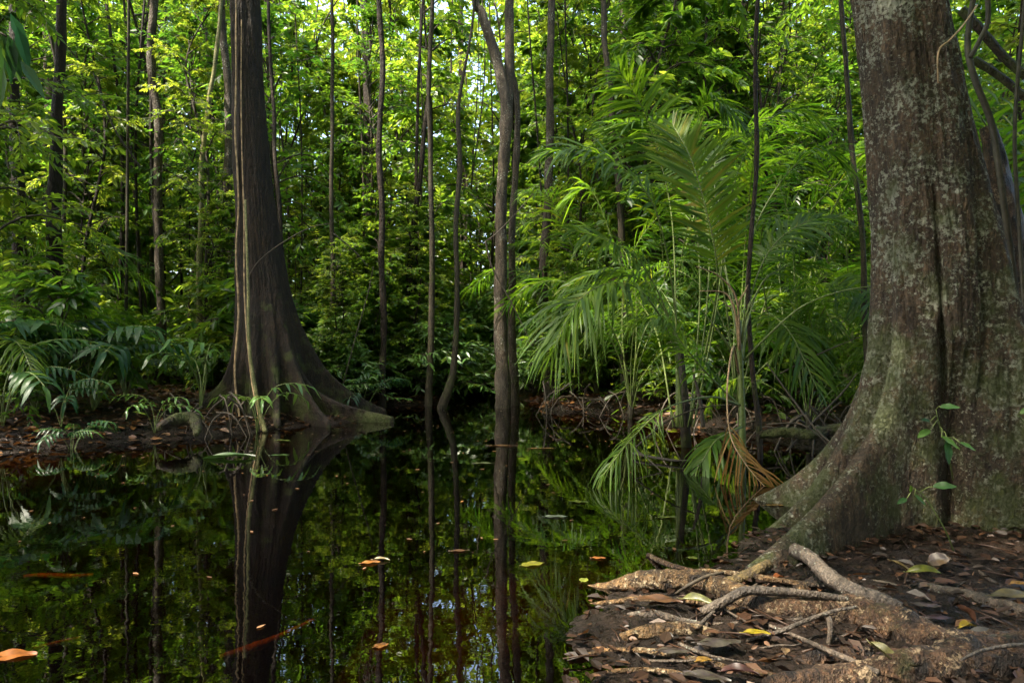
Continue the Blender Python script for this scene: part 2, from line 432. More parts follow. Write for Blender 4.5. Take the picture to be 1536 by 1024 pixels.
def wav(x, y):
    return (np.sin(x * 3.1 + 1.3 * np.sin(y * 2.2)) * np.sin(y * 2.7 + 1.1 * np.sin(x * 1.9 + 2)) * 0.5
            + 0.3 * np.sin(x * 8.3 + y * 3.1) * np.sin(y * 7.1 - x * 2.3) + 0.2 * np.sin(x * 17 + 2 * np.sin(y * 9)) * np.sin(y * 15.3 + x * 4))


def height(x, y):
    x = np.asarray(x, float); y = np.asarray(y, float)
    w = wav(x, y)
    s = sdist(x + 0.10 * np.sin(y * 3.3) * (y > 4), y + 0.05 * w)
    near = (y < 4.9) & (x > -0.6)
    up = np.where(near, 0.085 * (1 - np.exp(-np.maximum(s, 0) / 0.6)), 0.26 * (1 - np.exp(-np.maximum(s, 0) / 0.7)) + 0.012 * np.maximum(s, 0))
    dn = np.where(near, -0.40, -0.55) * (1 - np.exp(np.minimum(s, 0) / np.where(near, 1.6, 1.1)))
    amp = np.where(s > 0, np.where(near, 0.018, 0.045) * np.minimum(1, s / 0.3 + 0.15), 0.015)
    return np.where(s > 0, up, dn) + amp * w


def lines(segs):
    out = [segs[0][0]]
    for a, b, st in segs:
        n = max(1, int(round((b - a) / st))); out += list(np.linspace(a, b, n + 1)[1:])
    return np.array(out)


gx = lines([(-60, -12, 4), (-12, -5, 0.35), (-5, 0, 0.12), (0, 3.2, 0.03), (3.2, 6, 0.12), (6, 12, 0.5), (12, 60, 4)])
gy = lines([(-12, -2, 1.0), (-2, 1.4, 0.2), (1.4, 4.4, 0.03), (4.4, 12, 0.11), (12, 20, 0.4), (20, 90, 5)])
X, Y = np.meshgrid(gx, gy)
Z = height(X, Y)
fine = (X > 0) & (X < 3.2) & (Y > 1.4) & (Y < 4.4) & (Z > -0.12)
for i, j in zip(*np.nonzero(fine)):
    q = Vector((X[i, j] * 7, Y[i, j] * 7, 0.0))
    Z[i, j] += 0.020 * mnoise.fractal(q * 1.6, 0.6, 2.1, 6) + 0.022 * mnoise.noise(q * 0.45)
nx, ny = len(gx), len(gy)
ii = (np.arange(ny - 1)[:, None] * nx + np.arange(nx - 1)[None, :]).ravel()
gm = MB(); gm.add(np.stack([X, Y, Z], -1).reshape(-1, 3), np.stack([ii, ii + 1, ii + nx + 1, ii + nx], -1), smooth=True)


def ground_mat():
    m, nt, N, Lk = newmat('wet_forest_soil')
    tc = N.new('ShaderNodeTexCoord')
    n1 = nd(N, 'ShaderNodeTexNoise', Scale=3.0, Detail=6.0, Roughness=0.65); Lk.new(tc.outputs['Object'], n1.inputs[0])
    n2 = nd(N, 'ShaderNodeTexNoise', Scale=42.0, Detail=7.0, Roughness=0.7); Lk.new(tc.outputs['Object'], n2.inputs[0])
    r1 = ramp(N, [(0.34, (0.004, 0.003, 0.002)), (0.5, (0.011, 0.007, 0.0045)), (0.66, (0.034, 0.019, 0.011))])
    mx = nd(N, 'ShaderNodeMix', data_type='FLOAT'); mx.inputs[0].default_value = 0.5
    Lk.new(n1.outputs[0], mx.inputs[2]); Lk.new(n2.outputs[0], mx.inputs[3]); Lk.new(mx.outputs[0], r1.inputs[0])
    # submerged sediment is amber
    sx = N.new('ShaderNodeSeparateXYZ'); Lk.new(tc.outputs['Object'], sx.inputs[0])
    mr = nd(N, 'ShaderNodeMapRange'); mr.inputs[1].default_value = -0.02; mr.inputs[2].default_value = -0.10; Lk.new(sx.outputs[2], mr.inputs[0])
    r2 = ramp(N, [(0.35, (0.04, 0.02, 0.006)), (0.5, (0.16, 0.08, 0.015)), (0.68, (0.34, 0.20, 0.03))]); Lk.new(mx.outputs[0], r2.inputs[0])
    mc = nd(N, 'ShaderNodeMix', data_type='RGBA'); Lk.new(mr.outputs[0], mc.inputs[0]); Lk.new(r1.outputs[0], mc.inputs[6]); Lk.new(r2.outputs[0], mc.inputs[7])
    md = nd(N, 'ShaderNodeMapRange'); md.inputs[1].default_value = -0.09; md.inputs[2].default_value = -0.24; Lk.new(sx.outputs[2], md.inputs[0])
    mk = nd(N, 'ShaderNodeMix', data_type='RGBA'); Lk.new(md.outputs[0], mk.inputs[0]); Lk.new(mc.outputs[2], mk.inputs[6]); mk.inputs[7].default_value = (0.010, 0.006, 0.003, 1)  # bed turns near-black with depth: water's light absorption painted into the colour
    pb = nd(N, 'ShaderNodeBsdfPrincipled', Roughness=0.4); pb.inputs['Specular IOR Level'].default_value = 0.2; Lk.new(mk.outputs[2], pb.inputs['Base Color'])
    rr = ramp(N, [(0.42, (0.2, 0.2, 0.2)), (0.58, (0.65, 0.65, 0.65))]); Lk.new(n2.outputs[0], rr.inputs[0]); Lk.new(rr.outputs[0], pb.inputs['Roughness'])
    bp = nd(N, 'ShaderNodeBump', Strength=1.0, Distance=0.03); Lk.new(n2.outputs[0], bp.inputs['Height']); Lk.new(bp.outputs[0], pb.inputs['Normal'])
    out = N.new('ShaderNodeOutputMaterial'); Lk.new(pb.outputs[0], out.inputs[0])
    return m


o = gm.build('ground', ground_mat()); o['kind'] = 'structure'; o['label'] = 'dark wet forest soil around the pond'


def water_mat():
    m, nt, N, Lk = newmat('still_black_water')
    tc = N.new('ShaderNodeTexCoord')
    mp = N.new('ShaderNodeMapping'); mp.inputs['Scale'].default_value = (1, 1.0, 1); Lk.new(tc.outputs['Object'], mp.inputs[0])
    n1 = nd(N, 'ShaderNodeTexNoise', Scale=7.0, Detail=3.0, Roughness=0.5); Lk.new(mp.outputs[0], n1.inputs[0])
    bp = nd(N, 'ShaderNodeBump', Strength=0.09, Distance=0.006); Lk.new(n1.outputs[0], bp.inputs['Height'])
    fr = nd(N, 'ShaderNodeFresnel', IOR=1.85); Lk.new(bp.outputs[0], fr.inputs['Normal'])
    gl = nd(N, 'ShaderNodeBsdfGlossy', Roughness=0.0); gl.inputs['Color'].default_value = (1, 1, 1, 1); Lk.new(bp.outputs[0], gl.inputs['Normal'])
    tr = N.new('ShaderNodeBsdfTransparent'); tr.inputs[0].default_value = (0.17, 0.095, 0.028, 1)
    mx = N.new('ShaderNodeMixShader'); Lk.new(fr.outputs[0], mx.inputs[0]); Lk.new(tr.outputs[0], mx.inputs[1]); Lk.new(gl.outputs[0], mx.inputs[2])
    out = N.new('ShaderNodeOutputMaterial'); Lk.new(mx.outputs[0], out.inputs[0])
    return m


wm = MB(); wm.add([(-14, -3, 0), (7, -3, 0), (7, 18, 0), (-14, 18, 0)], [(0, 1, 2, 3)])
o = wm.build('water', water_mat()); o['kind'] = 'structure'; o['label'] = 'still dark pond water mirroring the forest'

# leaf litter (uncountable)
lm = MB()


def scatter_litter(n, x0, x1, y0, y1, l0, l1, smin, smax, jit=0.35, lift=0.008, tm=0.42):
    x = rng.uniform(x0, x1, n); y = rng.uniform(y0, y1, n); s = sdist(x, y)
    k = (s > smin) & (s < smax); x, y = x[k], y[k]; n = len(x)
    z = height(x, y) + lift + rng.random(n) * 0.015
    a = rng.uniform(0, 6.28, n)
    L = rng.uniform(l0, l1, n)
    leaves(lm, np.stack([x, y, z], -1), np.stack([np.cos(a), np.sin(a), rng.normal(0.05, 0.18, n)], -1),
           np.stack([rng.normal(0, jit, n), rng.normal(0, jit, n), np.ones(n)], -1), L, L * rng.uniform(0.35, 0.6, n), droop=rng.uniform(-0.1, 0.3, n)[:, None],
           fold=0.15, tint=np.clip(rng.normal(tm, 0.26, n), 0, 1))


scatter_litter(2600, 0.1, 3.2, 1.4, 3.6, 0.010, 0.035, -0.02, 3, jit=0.7, tm=0.25)
for i in range(260):   # bits of stick in the litter
    x, y = rng.uniform(0.15, 3.0), rng.uniform(1.6, 3.5)
    if sdist(x, y) < 0: continue
    a = rng.uniform(0, 3.14); l = rng.uniform(0.02, 0.09); z = float(height(x, y)) + 0.012
    tube(lm, [(x - l * math.cos(a), y - l * math.sin(a), z), (x, y, z + 0.006), (x + l * math.cos(a), y + l * math.sin(a), z + rng.normal(0, .006))], rng.uniform(0.0012, 0.004), 5, tint=float(rng.uniform(0, 0.5)))
scatter_litter(1500, 0.1, 3.2, 1.5, 3.6, 0.03, 0.07, -0.06, 3, jit=0.2, tm=0.12)
scatter_litter(260, 0.1, 3.2, 1.5, 3.6, 0.05, 0.10, -0.02, 3)
scatter_litter(14000, -9, 1, 4.8, 12, 0.05, 0.13, -0.03, 3.0, tm=0.68)
scatter_litter(6000, 0, 7, 5.3, 12, 0.06, 0.13, 0.0, 3.0)
scatter_litter(9000, -14, 14, 9, 20, 0.08, 0.16, 0.3, 9.0)
o = lm.build('leaf_litter', M['litter']); o['kind'] = 'stuff'; o['label'] = 'brown fallen leaves strewn over the wet banks'
# ------------------------------------------------------------------ buttressed trees
def buttress_tree(name, mat, axis, rad, butts, z0, z1, nz, na, bump, loc, parent, lobes=0.0, seed=0.0, angs=None, groove=None):
    """axis: [(z,x,y)], rad: [(z,r)], butts: (angle, length, decay, half width at trunk, sharp)"""
    u = np.linspace(0, 1, nz); z = z0 + (z1 - z0) * u ** 1.5
    ax = np.array(axis, float); rd = np.array(rad, float)
    cx = np.interp(z, ax[:, 0], ax[:, 1]); cy = np.interp(z, ax[:, 0], ax[:, 2]); r0 = np.interp(z, rd[:, 0], rd[:, 1])
    th = np.linspace(-math.pi, math.pi, na, endpoint=False) if angs is None else angs
    V = np.empty((nz, na, 3))
    TH, ZZ = np.meshgrid(th, z)
    Rr = np.repeat(r0[:, None], na, 1)
    ext = np.zeros_like(Rr)
    for (ang, L, dec, hw, sharp, bend) in butts:
        g = L * np.exp(-np.maximum(ZZ, -0.05) / dec) * np.clip((z1 - ZZ) / (0.35 * z1), 0, 1)
        a0 = R(ang) + bend * np.exp(-np.maximum(ZZ, 0) / dec)
        da = np.abs((TH - a0 + math.pi) % (2 * math.pi) - math.pi)
        # linear half width in metres stays about constant along the buttress: the angle narrows with the reach
        loc_w = np.minimum(hw / (r0[:, None] + g), 0.5)
        prof = 1.0 / (1.0 + (da / loc_w) ** 4)
        fillet = 0.30 / (1.0 + (da / (1.8 * loc_w)) ** 2.6)
        ridge = np.maximum(prof, fillet)
        ext = np.maximum(ext, g * ridge) + 0.2 * np.minimum(ext, g * ridge)
    Rr = Rr + ext
    if groove:
        for (ang, dep, w, za, zb, drift) in groove:
            a0 = R(ang) + drift * (ZZ - za)
            da = np.abs((TH - a0 + math.pi) % (2 * math.pi) - math.pi)
            k = np.clip((ZZ - za) / 0.35, 0, 1) * np.clip((zb - ZZ) / 0.55, 0, 1) ** 0.7; da = np.abs(da + 0.035 * np.sin(ZZ * 6) + 0.02 * np.sin(ZZ * 17))
            Rr -= dep * k * np.exp(-(da / w) ** 2)
    for i in range(nz):
        for j in range(na):
            a = th[j]
            q = Vector((math.cos(a) * 2.2, math.sin(a) * 2.2, z[i] * 0.9 + seed))
            big = mnoise.noise(q)
            q2 = Vector((math.cos(a) * 11, math.sin(a) * 11, z[i] * 5.0 + seed))
            q3 = Vector((math.cos(a) * 34, math.sin(a) * 34, z[i] * 9.0 + seed))
            Rr[i, j] += bump * (2.4 * big + 0.75 * mnoise.noise(q2) + 0.5 * abs(mnoise.noise(q3)) * 1.0) + lobes * r0[i] * math.cos(3 * a + 1)
    V[:, :, 0] = cx[:, None] + Rr * np.cos(TH); V[:, :, 1] = cy[:, None] + Rr * np.sin(TH); V[:, :, 2] = ZZ
    i = np.arange(nz - 1)[:, None] * na; j = np.arange(na)[None, :]; jn = (j + 1) % na
    q = np.stack([i + j, i + jn, i + na + jn, i + na + j], -1).reshape(-1, 4)
    mb = MB(); mb.add(V.reshape(-1, 3), q, smooth=True)
    return mb.build(name, mat, parent, loc)


# canopy crowns and sapling meshes (shared)
canopy_me = [spray_crown(64, 0.0, 3.6, 2.9, 0.17, 100 + k, twigs=7, per=11, shape='dome').mesh('canopy_crown', [M['canopy_leaf'], M['twig']]) for k in range(3)]
topcrown_me = [spray_crown(34, 0.0, 3.2, 1.3, 0.13, 120 + k, twigs=6, per=9, shape='dome').mesh('slender_crown', [M['canopy_leaf'], M['twig']]) for k in range(2)]


def add_crown(tree, top, sc=1.0, kind='canopy', rz=0.0, k=0):
    me = canopy_me[k % 3] if kind == 'canopy' else topcrown_me[k % 2]
    return link_obj('crown', me, tree, top, rz, sc)


# the big tree on the near bank, right
TD = 3.62
bx_ = (1412 - 768) / F * TD
tree = thing('buttressed_tree', 'huge grey-brown lichen-flecked buttressed tree on the near root-strewn bank', 'tree', (bx_, TD, 0.0))
axis = [(-0.3, 0.0, 0.0), (0.9, 0.0, 0), (1.6, -0.05, 0), (2.0, -0.11, 0), (2.9, -0.24, 0.0), (6.0, -0.58, 0.1), (9, -0.9, 0.2)]
rad = [(-0.3, 0.24), (0.5, 0.25), (1.0, 0.26), (1.4, 0.258), (2.0, 0.236), (2.9, 0.212), (9, 0.165)]
butts = [(204, 1.32, 0.37, 0.075, 3.0, 0.10), (178, 0.66, 0.50, 0.07, 3.0, 0.0), (318, 1.0, 0.50, 0.10, 2.2, -0.05), (35, 1.0, 0.5, 0.1, 2.4, 0), (95, 0.9, 0.5, 0.1, 2.4, 0), (135, 0.8, 0.45, 0.1, 2.4, 0)]
big = buttress_tree('trunk', M['bark_big'], axis, rad, butts, -0.2, 9.0, 360, 640, 0.013, (0, 0, 0), tree,
                    groove=[(254, 0.17, 0.33, -0.8, 1.0, 0.0), (240, 0.085, 0.055, 0.55, 1.85, 0.05), (212, 0.035, 0.06, 0.6, 1.65, -0.05), (283, 0.03, 0.08, 0.5, 1.7, 0.05)])
add_crown(tree, (-0.9, 0.2, 8.2), 1.5, 'canopy', 0.4, 1)

# the left tree
LD = 8.6
lx = (388 - 768) / F * LD
tree = thing('buttressed_tree', 'dark fluted buttressed tree on the far left bank', 'tree', (lx, LD, 0.12))
axis = [(-0.4, 0.18, 0), (0.6, 0.12, 0), (1.5, 0.05, 0), (3.0, -0.08, 0), (5.2, -0.18, 0), (13, -0.3, 0)]
rad = [(-0.4, 0.42), (0.0, 0.40), (0.8, 0.36), (1.6, 0.29), (2.6, 0.225), (4.0, 0.185), (5.2, 0.165), (13, 0.11)]
butts = [(350, 0.92, 0.21, 0.062, 3.4, 0.1), (325, 0.62, 0.45, 0.062, 3.4, 0), (300, 0.42, 0.4, 0.062, 3.4, -0.1), (268, 0.26, 0.5, 0.062, 3.4, 0), (240, 0.32, 0.4, 0.062, 3.4, 0), (212, 0.6, 0.35, 0.062, 3.4, 0), (186, 0.95, 0.24, 0.062, 3.4, 0.1), (30, 1.0, 0.5, 0.062, 3.4, 0), (90, 0.9, 0.5, 0.062, 3.4, 0), (140, 0.9, 0.4, 0.062, 3.4, 0)]
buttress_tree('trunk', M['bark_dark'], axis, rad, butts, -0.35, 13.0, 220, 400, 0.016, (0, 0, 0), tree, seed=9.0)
add_crown(tree, (-0.3, 0, 10.8), 1.2, 'canopy', 1.1, 0)

# ------------------------------------------------------------------ traced trunks
def traced(name, label, cat, pts, d, mat, top=11.0, crown=None, csc=1.0, sides=10, rough=0.07, dy=0.0, group=None, seed=0, wscale=0.86, base_sink=0.15, flare=1.35):
    p = [P(a, b, d + dy * k) for k, (a, b, w) in enumerate(pts)]
    r = [w * 0.5 * d / F * wscale for a, b, w in pts]
    if top is not None and p[-1][2] < top:
        dirv = p[-1] - p[-2]; dirv = dirv / max(dirv[2], 0.2); dirv[:2] *= 0.35
        e = p[-1] + dirv * (top - p[-1][2]); p.append((p[-1] + e) / 2 + np.array([0.05, 0.05, 0])); p.append(e); r += [r[-1] * 0.8, r[-1] * 0.5]
    base = p[0].copy()
    gz = float(height(base[0], base[1]))
    p = [np.array([base[0], base[1], gz - base_sink])] + p if base[2] > gz + 0.02 else [np.array([base[0], base[1], min(gz, base[2]) - base_sink])] + p[1:]
    if len(r) < len(p): r = [r[0] * flare] + r
    else: r[0] *= flare
    base = np.array([base[0], base[1], gz])
    t = thing(name, label, cat, tuple(base), group)
    n = 110
    c = spline([q - base for q in p], n); rr = np.interp(np.linspace(0, 1, n), np.linspace(0, 1, len(r)), r)
    wv = np.linspace(0, 1, n)[:, None]
    for q in range(n):
        k = Vector((0.0, seed * 3.1, float(c[q][2]) * 0.9)); c[q, 0] += 0.05 * mnoise.noise(k) * min(1, q / 6); c[q, 1] += 0.05 * mnoise.noise(k + Vector((7, 0, 0))) * min(1, q / 6)
        rr[q] *= 1 + 0.18 * mnoise.noise(Vector((3.0, seed, float(c[q][2]) * 2.6)))
    mb = MB(); tube(mb, c, rr, sides, rough=rough, freq=5.0, seed=seed, stretch=1.5)
    mb.build('trunk', mat, t)
    if crown:
        add_crown(t, tuple(c[-1] - np.array([0, 0, 1.6 * csc])), csc, crown, seed * 1.7, int(seed))
    return t


G = M['bark_grey']; T_ = M['bark_thin']; D_ = M['bark_dark']
traced('forest_tree', 'wavy grey trunk left of the dark buttressed tree, bowing left near its top', 'tree', [(240, 580, 17), (242, 460, 15), (236, 320, 14), (238, 200, 15), (229, 120, 14), (226, 60, 13), (232, 0, 13)], 11, G, 12, None, 1.1, seed=1)
traced('forest_tree', 'thin yellow-green stem arching right into the leaves beside the dark buttressed tree', 'tree', [(296, 585, 10), (298, 440, 9), (300, 290, 9), (303, 220, 8), (314, 150, 8), (327, 95, 7), (330, 0, 6)], 10.6, M['bark_pale'], 10, None, 0.8, seed=2)
traced('forest_tree', 'straight mottled pale trunk standing just behind the dark buttressed tree', 'tree', [(349, 560, 18), (347, 400, 16), (344, 250, 15), (340, 120, 14), (333, 0, 13)], 10.8, G, 12, None, 0.8, seed=3)
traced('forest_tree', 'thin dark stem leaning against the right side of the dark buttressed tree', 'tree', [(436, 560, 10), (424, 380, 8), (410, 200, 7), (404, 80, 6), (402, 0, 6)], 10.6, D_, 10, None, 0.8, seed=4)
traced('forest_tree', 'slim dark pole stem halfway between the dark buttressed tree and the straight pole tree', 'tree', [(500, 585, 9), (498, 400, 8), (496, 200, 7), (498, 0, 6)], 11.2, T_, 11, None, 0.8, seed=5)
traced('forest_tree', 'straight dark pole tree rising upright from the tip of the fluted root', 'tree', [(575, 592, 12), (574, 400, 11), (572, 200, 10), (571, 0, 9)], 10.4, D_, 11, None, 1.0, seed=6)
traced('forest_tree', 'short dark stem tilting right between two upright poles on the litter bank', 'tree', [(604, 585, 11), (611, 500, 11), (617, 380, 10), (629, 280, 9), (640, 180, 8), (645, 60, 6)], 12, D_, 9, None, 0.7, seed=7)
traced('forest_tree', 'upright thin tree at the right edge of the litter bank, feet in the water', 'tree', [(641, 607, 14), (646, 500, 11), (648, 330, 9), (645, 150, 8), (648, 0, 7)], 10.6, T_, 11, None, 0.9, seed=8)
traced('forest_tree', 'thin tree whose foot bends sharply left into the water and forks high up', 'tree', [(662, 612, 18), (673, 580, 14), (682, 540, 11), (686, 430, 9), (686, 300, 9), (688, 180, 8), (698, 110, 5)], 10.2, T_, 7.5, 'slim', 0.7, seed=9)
t = traced('forest_tree', 'tall twisted pale trunk standing in the water at the middle of the pond', 'tree', [(753, 618, 36), (752, 520, 28), (751, 400, 26), (752, 290, 24), (758, 210, 24), (757, 150, 24), (742, 80, 22), (724, 20, 19), (712, -20, 18)], 10.3, M['bark_grey'], 12, 'canopy', 1.0, seed=10, rough=0.18, sides=14, wscale=0.70)
b0 = np.array(t.location)
mb = MB(); c = spline([P(758, 215, 10.32) - b0, P(762, 150, 10.4) - b0, P(764, 60, 10.5) - b0, P(766, -60, 10.6) - b0, P(770, -300, 10.6) - b0], 30)
tube(mb, c, np.linspace(0.085, 0.05, 30), 10, rough=0.1); mb.build('limb', M['bark_grey'], t)
traced('forest_tree', 'slender pale companion stem hugging the right side of the twisted middle trunk', 'tree', [(770, 612, 18), (768, 500, 14), (769, 400, 12), (771, 300, 12), (776, 220, 11), (774, 150, 10), (764, 60, 9)], 10.7, G, 11, None, 1.0, seed=11)
traced('forest_tree', 'grey trunk between the twisted middle trunk and the arching palm', 'tree', [(828, 600, 20), (818, 480, 17), (815, 380, 15), (822, 280, 14), (826, 180, 14), (827, 60, 13)], 11, G, 11, 'slim', 0.8, seed=12)
traced('forest_tree', 'grey trunk slanting left as it rises behind the arching palm', 'tree', [(940, 590, 14), (934, 400, 13), (926, 250, 12), (914, 120, 11), (905, 30, 10)], 10.5, T_, 11, None, 1.0, seed=13)
traced('forest_tree', 'thick dark trunk glimpsed through the upright palm fronds', 'tree', [(980, 560, 24), (979, 360, 22), (977, 180, 20), (975, 0, 18)], 14, D_, 13, None, 0.9, seed=14)
traced('forest_tree', 'thin dark stem standing in the water right of the palm clump', 'tree', [(1137, 690, 10), (1132, 560, 9), (1129, 400, 8), (1132, 200, 8), (1136, 0, 7)], 5.8, D_, 8, 'slim', 0.7, seed=15, flare=1.1)
traced('forest_tree', 'thin crooked stem close to the left flank of the huge lichened tree', 'tree', [(1300, 600, 11), (1297, 480, 10), (1291, 330, 9), (1283, 200, 9), (1272, 100, 8), (1260, -10, 8)], 6.6, T_, 8, 'slim', 0.7, seed=16)
traced('forest_tree', 'distant grey trunk between the palm and the thin crooked stem', 'tree', [(1176, 560, 14), (1178, 300, 12), (1175, 100, 11)], 15, G, 13, None, 0.8, seed=17)
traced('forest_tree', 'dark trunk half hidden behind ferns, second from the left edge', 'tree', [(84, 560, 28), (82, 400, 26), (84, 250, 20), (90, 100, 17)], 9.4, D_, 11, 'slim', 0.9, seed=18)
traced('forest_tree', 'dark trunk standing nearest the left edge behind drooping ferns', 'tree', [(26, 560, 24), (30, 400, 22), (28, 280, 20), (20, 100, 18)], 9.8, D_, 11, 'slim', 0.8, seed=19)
traced('forest_tree', 'rough shaded trunk squeezed against the right flank of the huge lichened tree', 'tree', [(1540, 650, 70), (1530, 500, 56), (1520, 380, 48), (1500, 270, 36), (1480, 190, 22)], 4.6, M['log_brown'], None, None, seed=20, rough=0.25, sides=20, flare=1.0)

# ------------------------------------------------------------------ understory saplings (copies)
sap_me = []
for k in range(6):
    g = np.random.default_rng(50 + k)
    hgt = 7.0
    cpts = np.array([[0, 0, -0.2], [g.normal(0, .08), g.normal(0, .08), 1.8], [g.normal(0, .14), g.normal(0, .14), 3.8], [g.normal(0, .22), g.normal(0, .22), 5.6], [g.normal(0, .3), g.normal(0, .3), hgt]])
    cs = spline(cpts, 40)
    tk = lambda z, cs=cs: np.array([np.interp(z, cs[:, 2], cs[:, 0]), np.interp(z, cs[:, 2], cs[:, 1]), z])
    mb = MB(); tube(mb, cs, np.linspace(0.034, 0.008, 40), 7, rough=0.06)
    tm = mb.mesh('sapling_trunk', [T_ if k % 2 else D_])
    cm = spray_crown(36 + 4 * (k % 3), [0.9, 1.6, 0.6, 2.2, 1.2, 0.8][k], hgt, [1.15, 1.0, 1.3, 1.1, 0.9, 1.2][k], [0.095, 0.11, 0.10, 0.065, 0.085, 0.14][k], 60 + k, trunk=tk, twigs=9, per=15, lw=[0.42, 0.30, 0.5, 0.55, 0.36, 0.42][k],
                     tilt=(0, 40)).mesh('sapling_crown', [M['leaf'], M['twig']])
    sap_me.append((tm, cm))
shrub_me = [spray_crown(22, 0.08, [1.1, 0.8, 1.5][k], [0.8, 0.7, 0.9][k], [0.12, 0.10, 0.16][k], 80 + k, twigs=5, per=8, tilt=(5, 60)).mesh('shrub_foliage', [M['leaf'], M['twig']]) for k in range(3)]

protos = []
for tm, cm in sap_me:
    t = thing('sapling', 'slender leafy sapling in the green wall of forest', 'tree'); link_obj('trunk', tm, t); link_obj('crown', cm, t); protos.append([t, 0])
cand = []
g = np.random.default_rng(11)
y = 8.2
while y < 27:
    st = 1.05 + 0.035 * (y - 8)
    x = -(0.78 * y + 2.5)
    while x < 0.78 * y + 2.5:
        cand.append((x + g.uniform(-.45, .45) * st, y + g.uniform(-.45, .45) * st)); x += st
    y += st * 0.95
nsap = 0
for (x, y) in cand:
    s = float(sdist(x, y))
    if s < 0.35: continue
    px = 768 + x / y * F
    if y < 10.2 and 200 < px < 600: continue
    if y < 9.6 and 780 < px < 1330: continue
    if y < 12.5 and abs(px - 755) < 60: continue
    if y < 11.5 and 820 < px < 1300 and g.random() < 0.6: continue
    if y < 10.8 and px < 200 and g.random() < 0.35: continue
    if g.random() < 0.25: continue
    if -2.8 < x < 1.3 and 13 < y < 20 and g.random() < 0.75: continue
    if nsap >= 215: break
    k = int(g.integers(0, 6))
    pr = protos[k]
    t = pr[0] if pr[1] == 0 else copy_tree(pr[0]); pr[1] += 1
    sc = g.choice([0.42, 0.6, 0.8, 1.0, 1.2]) * g.uniform(0.9, 1.15) * (1 + 0.03 * (y - 9))
    if y < 14.5 and 330 < px < 745: sc = min(sc, g.uniform(0.3, 0.6))
    t.location = (x, y, float(height(x, y)) - 0.02); t.rotation_euler = (R(g.normal(0, 3)), R(g.normal(0, 3)), g.uniform(0, 6.28)); t.scale = (sc, sc, sc)
    z = 'left of the dark buttressed tree' if px < 340 else 'between fluted tree and middle trunk' if px < 740 else 'right of the middle trunk'
    t['label'] = 'slender leafy sapling in the forest wall ' + z
    t['group'] = 'saplings ' + z
    nsap += 1

pole_me = []
for k in range(4):
    g2 = np.random.default_rng(200 + k); mb = MB(); c = spline([(0, 0, -0.2), (g2.normal(0, .1), g2.normal(0, .1), 4), (g2.normal(0, .22), g2.normal(0, .22), 8), (g2.normal(0, .35), g2.normal(0, .35), 14)], 40)
    tube(mb, c, np.linspace(0.045, 0.022, 40), 7, rough=0.1); pole_me.append(mb.mesh('pole_stem', [D_, T_][k % 2:k % 2 + 1]))
for i in range(150):
    x = g.uniform(-15, 15); y = g.uniform(10.4, 23); s = float(sdist(x, y)); px = 768 + x / y * F
    if s < 0.3 or px < -30 or px > 1330 or (y < 11.5 and px > 800): continue
    z = 'left of the dark buttressed tree' if px < 340 else 'between fluted tree and middle trunk' if px < 740 else 'right of the middle trunk'
    sc = g.uniform(0.35, 0.85)
    o = link_obj('pole_tree', pole_me[i % 4], None, (x, y, float(height(x, y))), g.uniform(0, 6.28), (sc, sc, 1)); o.rotation_euler = (R(g.normal(0, 2)), R(g.normal(0, 2)), g.uniform(0, 6.28))
    tag(o, 'thin dark bare pole stem in the forest wall ' + z, 'tree', 'thin pole stems ' + z)

# low shrubs
sp = [[thing('shrub', 'low leafy shrub on the forest floor', 'shrub'), 0] for k in range(3)]
for k in range(3): link_obj('foliage', shrub_me[k], sp[k][0])
nsh = 0
for i in range(900):
    x = g.uniform(-14, 13); y = g.uniform(5.2, 19)
    s = float(sdist(x, y)); px = 768 + x / y * F
    if s < 0.3 or px < -150 or px > 1700: continue
    if y < 9.6 and 120 < px < 570: continue
    if y < 6.6 and px < 600: continue
    if y < 8.2 and px > 700: continue
    if abs(px - 755) < 40 and y < 12: continue
    if g.random() < 0.25: continue
    k = int(g.integers(0, 3)); pr = sp[k]
    t = pr[0] if pr[1] == 0 else copy_tree(pr[0]); pr[1] += 1
    sc = g.uniform(0.6, 1.25)
    t.location = (x, y, float(height(x, y)) - 0.03); t.rotation_euler = (0, 0, g.uniform(0, 6.28)); t.scale = (sc, sc, sc)
    z = 'on the left bank' if px < 560 else 'on the far bank behind the middle trunk' if px < 830 else 'under the palms on the right bank'
    t['label'] = 'low leafy shrub growing from the leaf litter ' + z; t['group'] = 'shrubs ' + z
    nsh += 1
    if nsh >= 200: break
# small bushy saplings along the far waterline
for i in range(420):
    x = g.uniform(-5.6, 6); y = g.uniform(9.9, 15.5); s = float(sdist(x, y)); px = 768 + x / y * F
    if s < 0.15 or s > 2.6 or abs(px - 760) < 22 or (y < 10.3 and px > 800): continue
    if nsap >= 298: break
    k = int(g.integers(0, 6)); t = copy_tree(protos[k][0]); sc = g.uniform(0.25, 0.5)
    t.location = (x, y, float(height(x, y)) - 0.02); t.rotation_euler = (R(g.normal(0, 4)), R(g.normal(0, 4)), g.uniform(0, 6.28)); t.scale = (sc * 1.25, sc * 1.25, sc)
    t['label'] = 'small bushy sapling along the far waterline of the pond'; t['group'] = 'bushy saplings along the far waterline'; nsap += 1

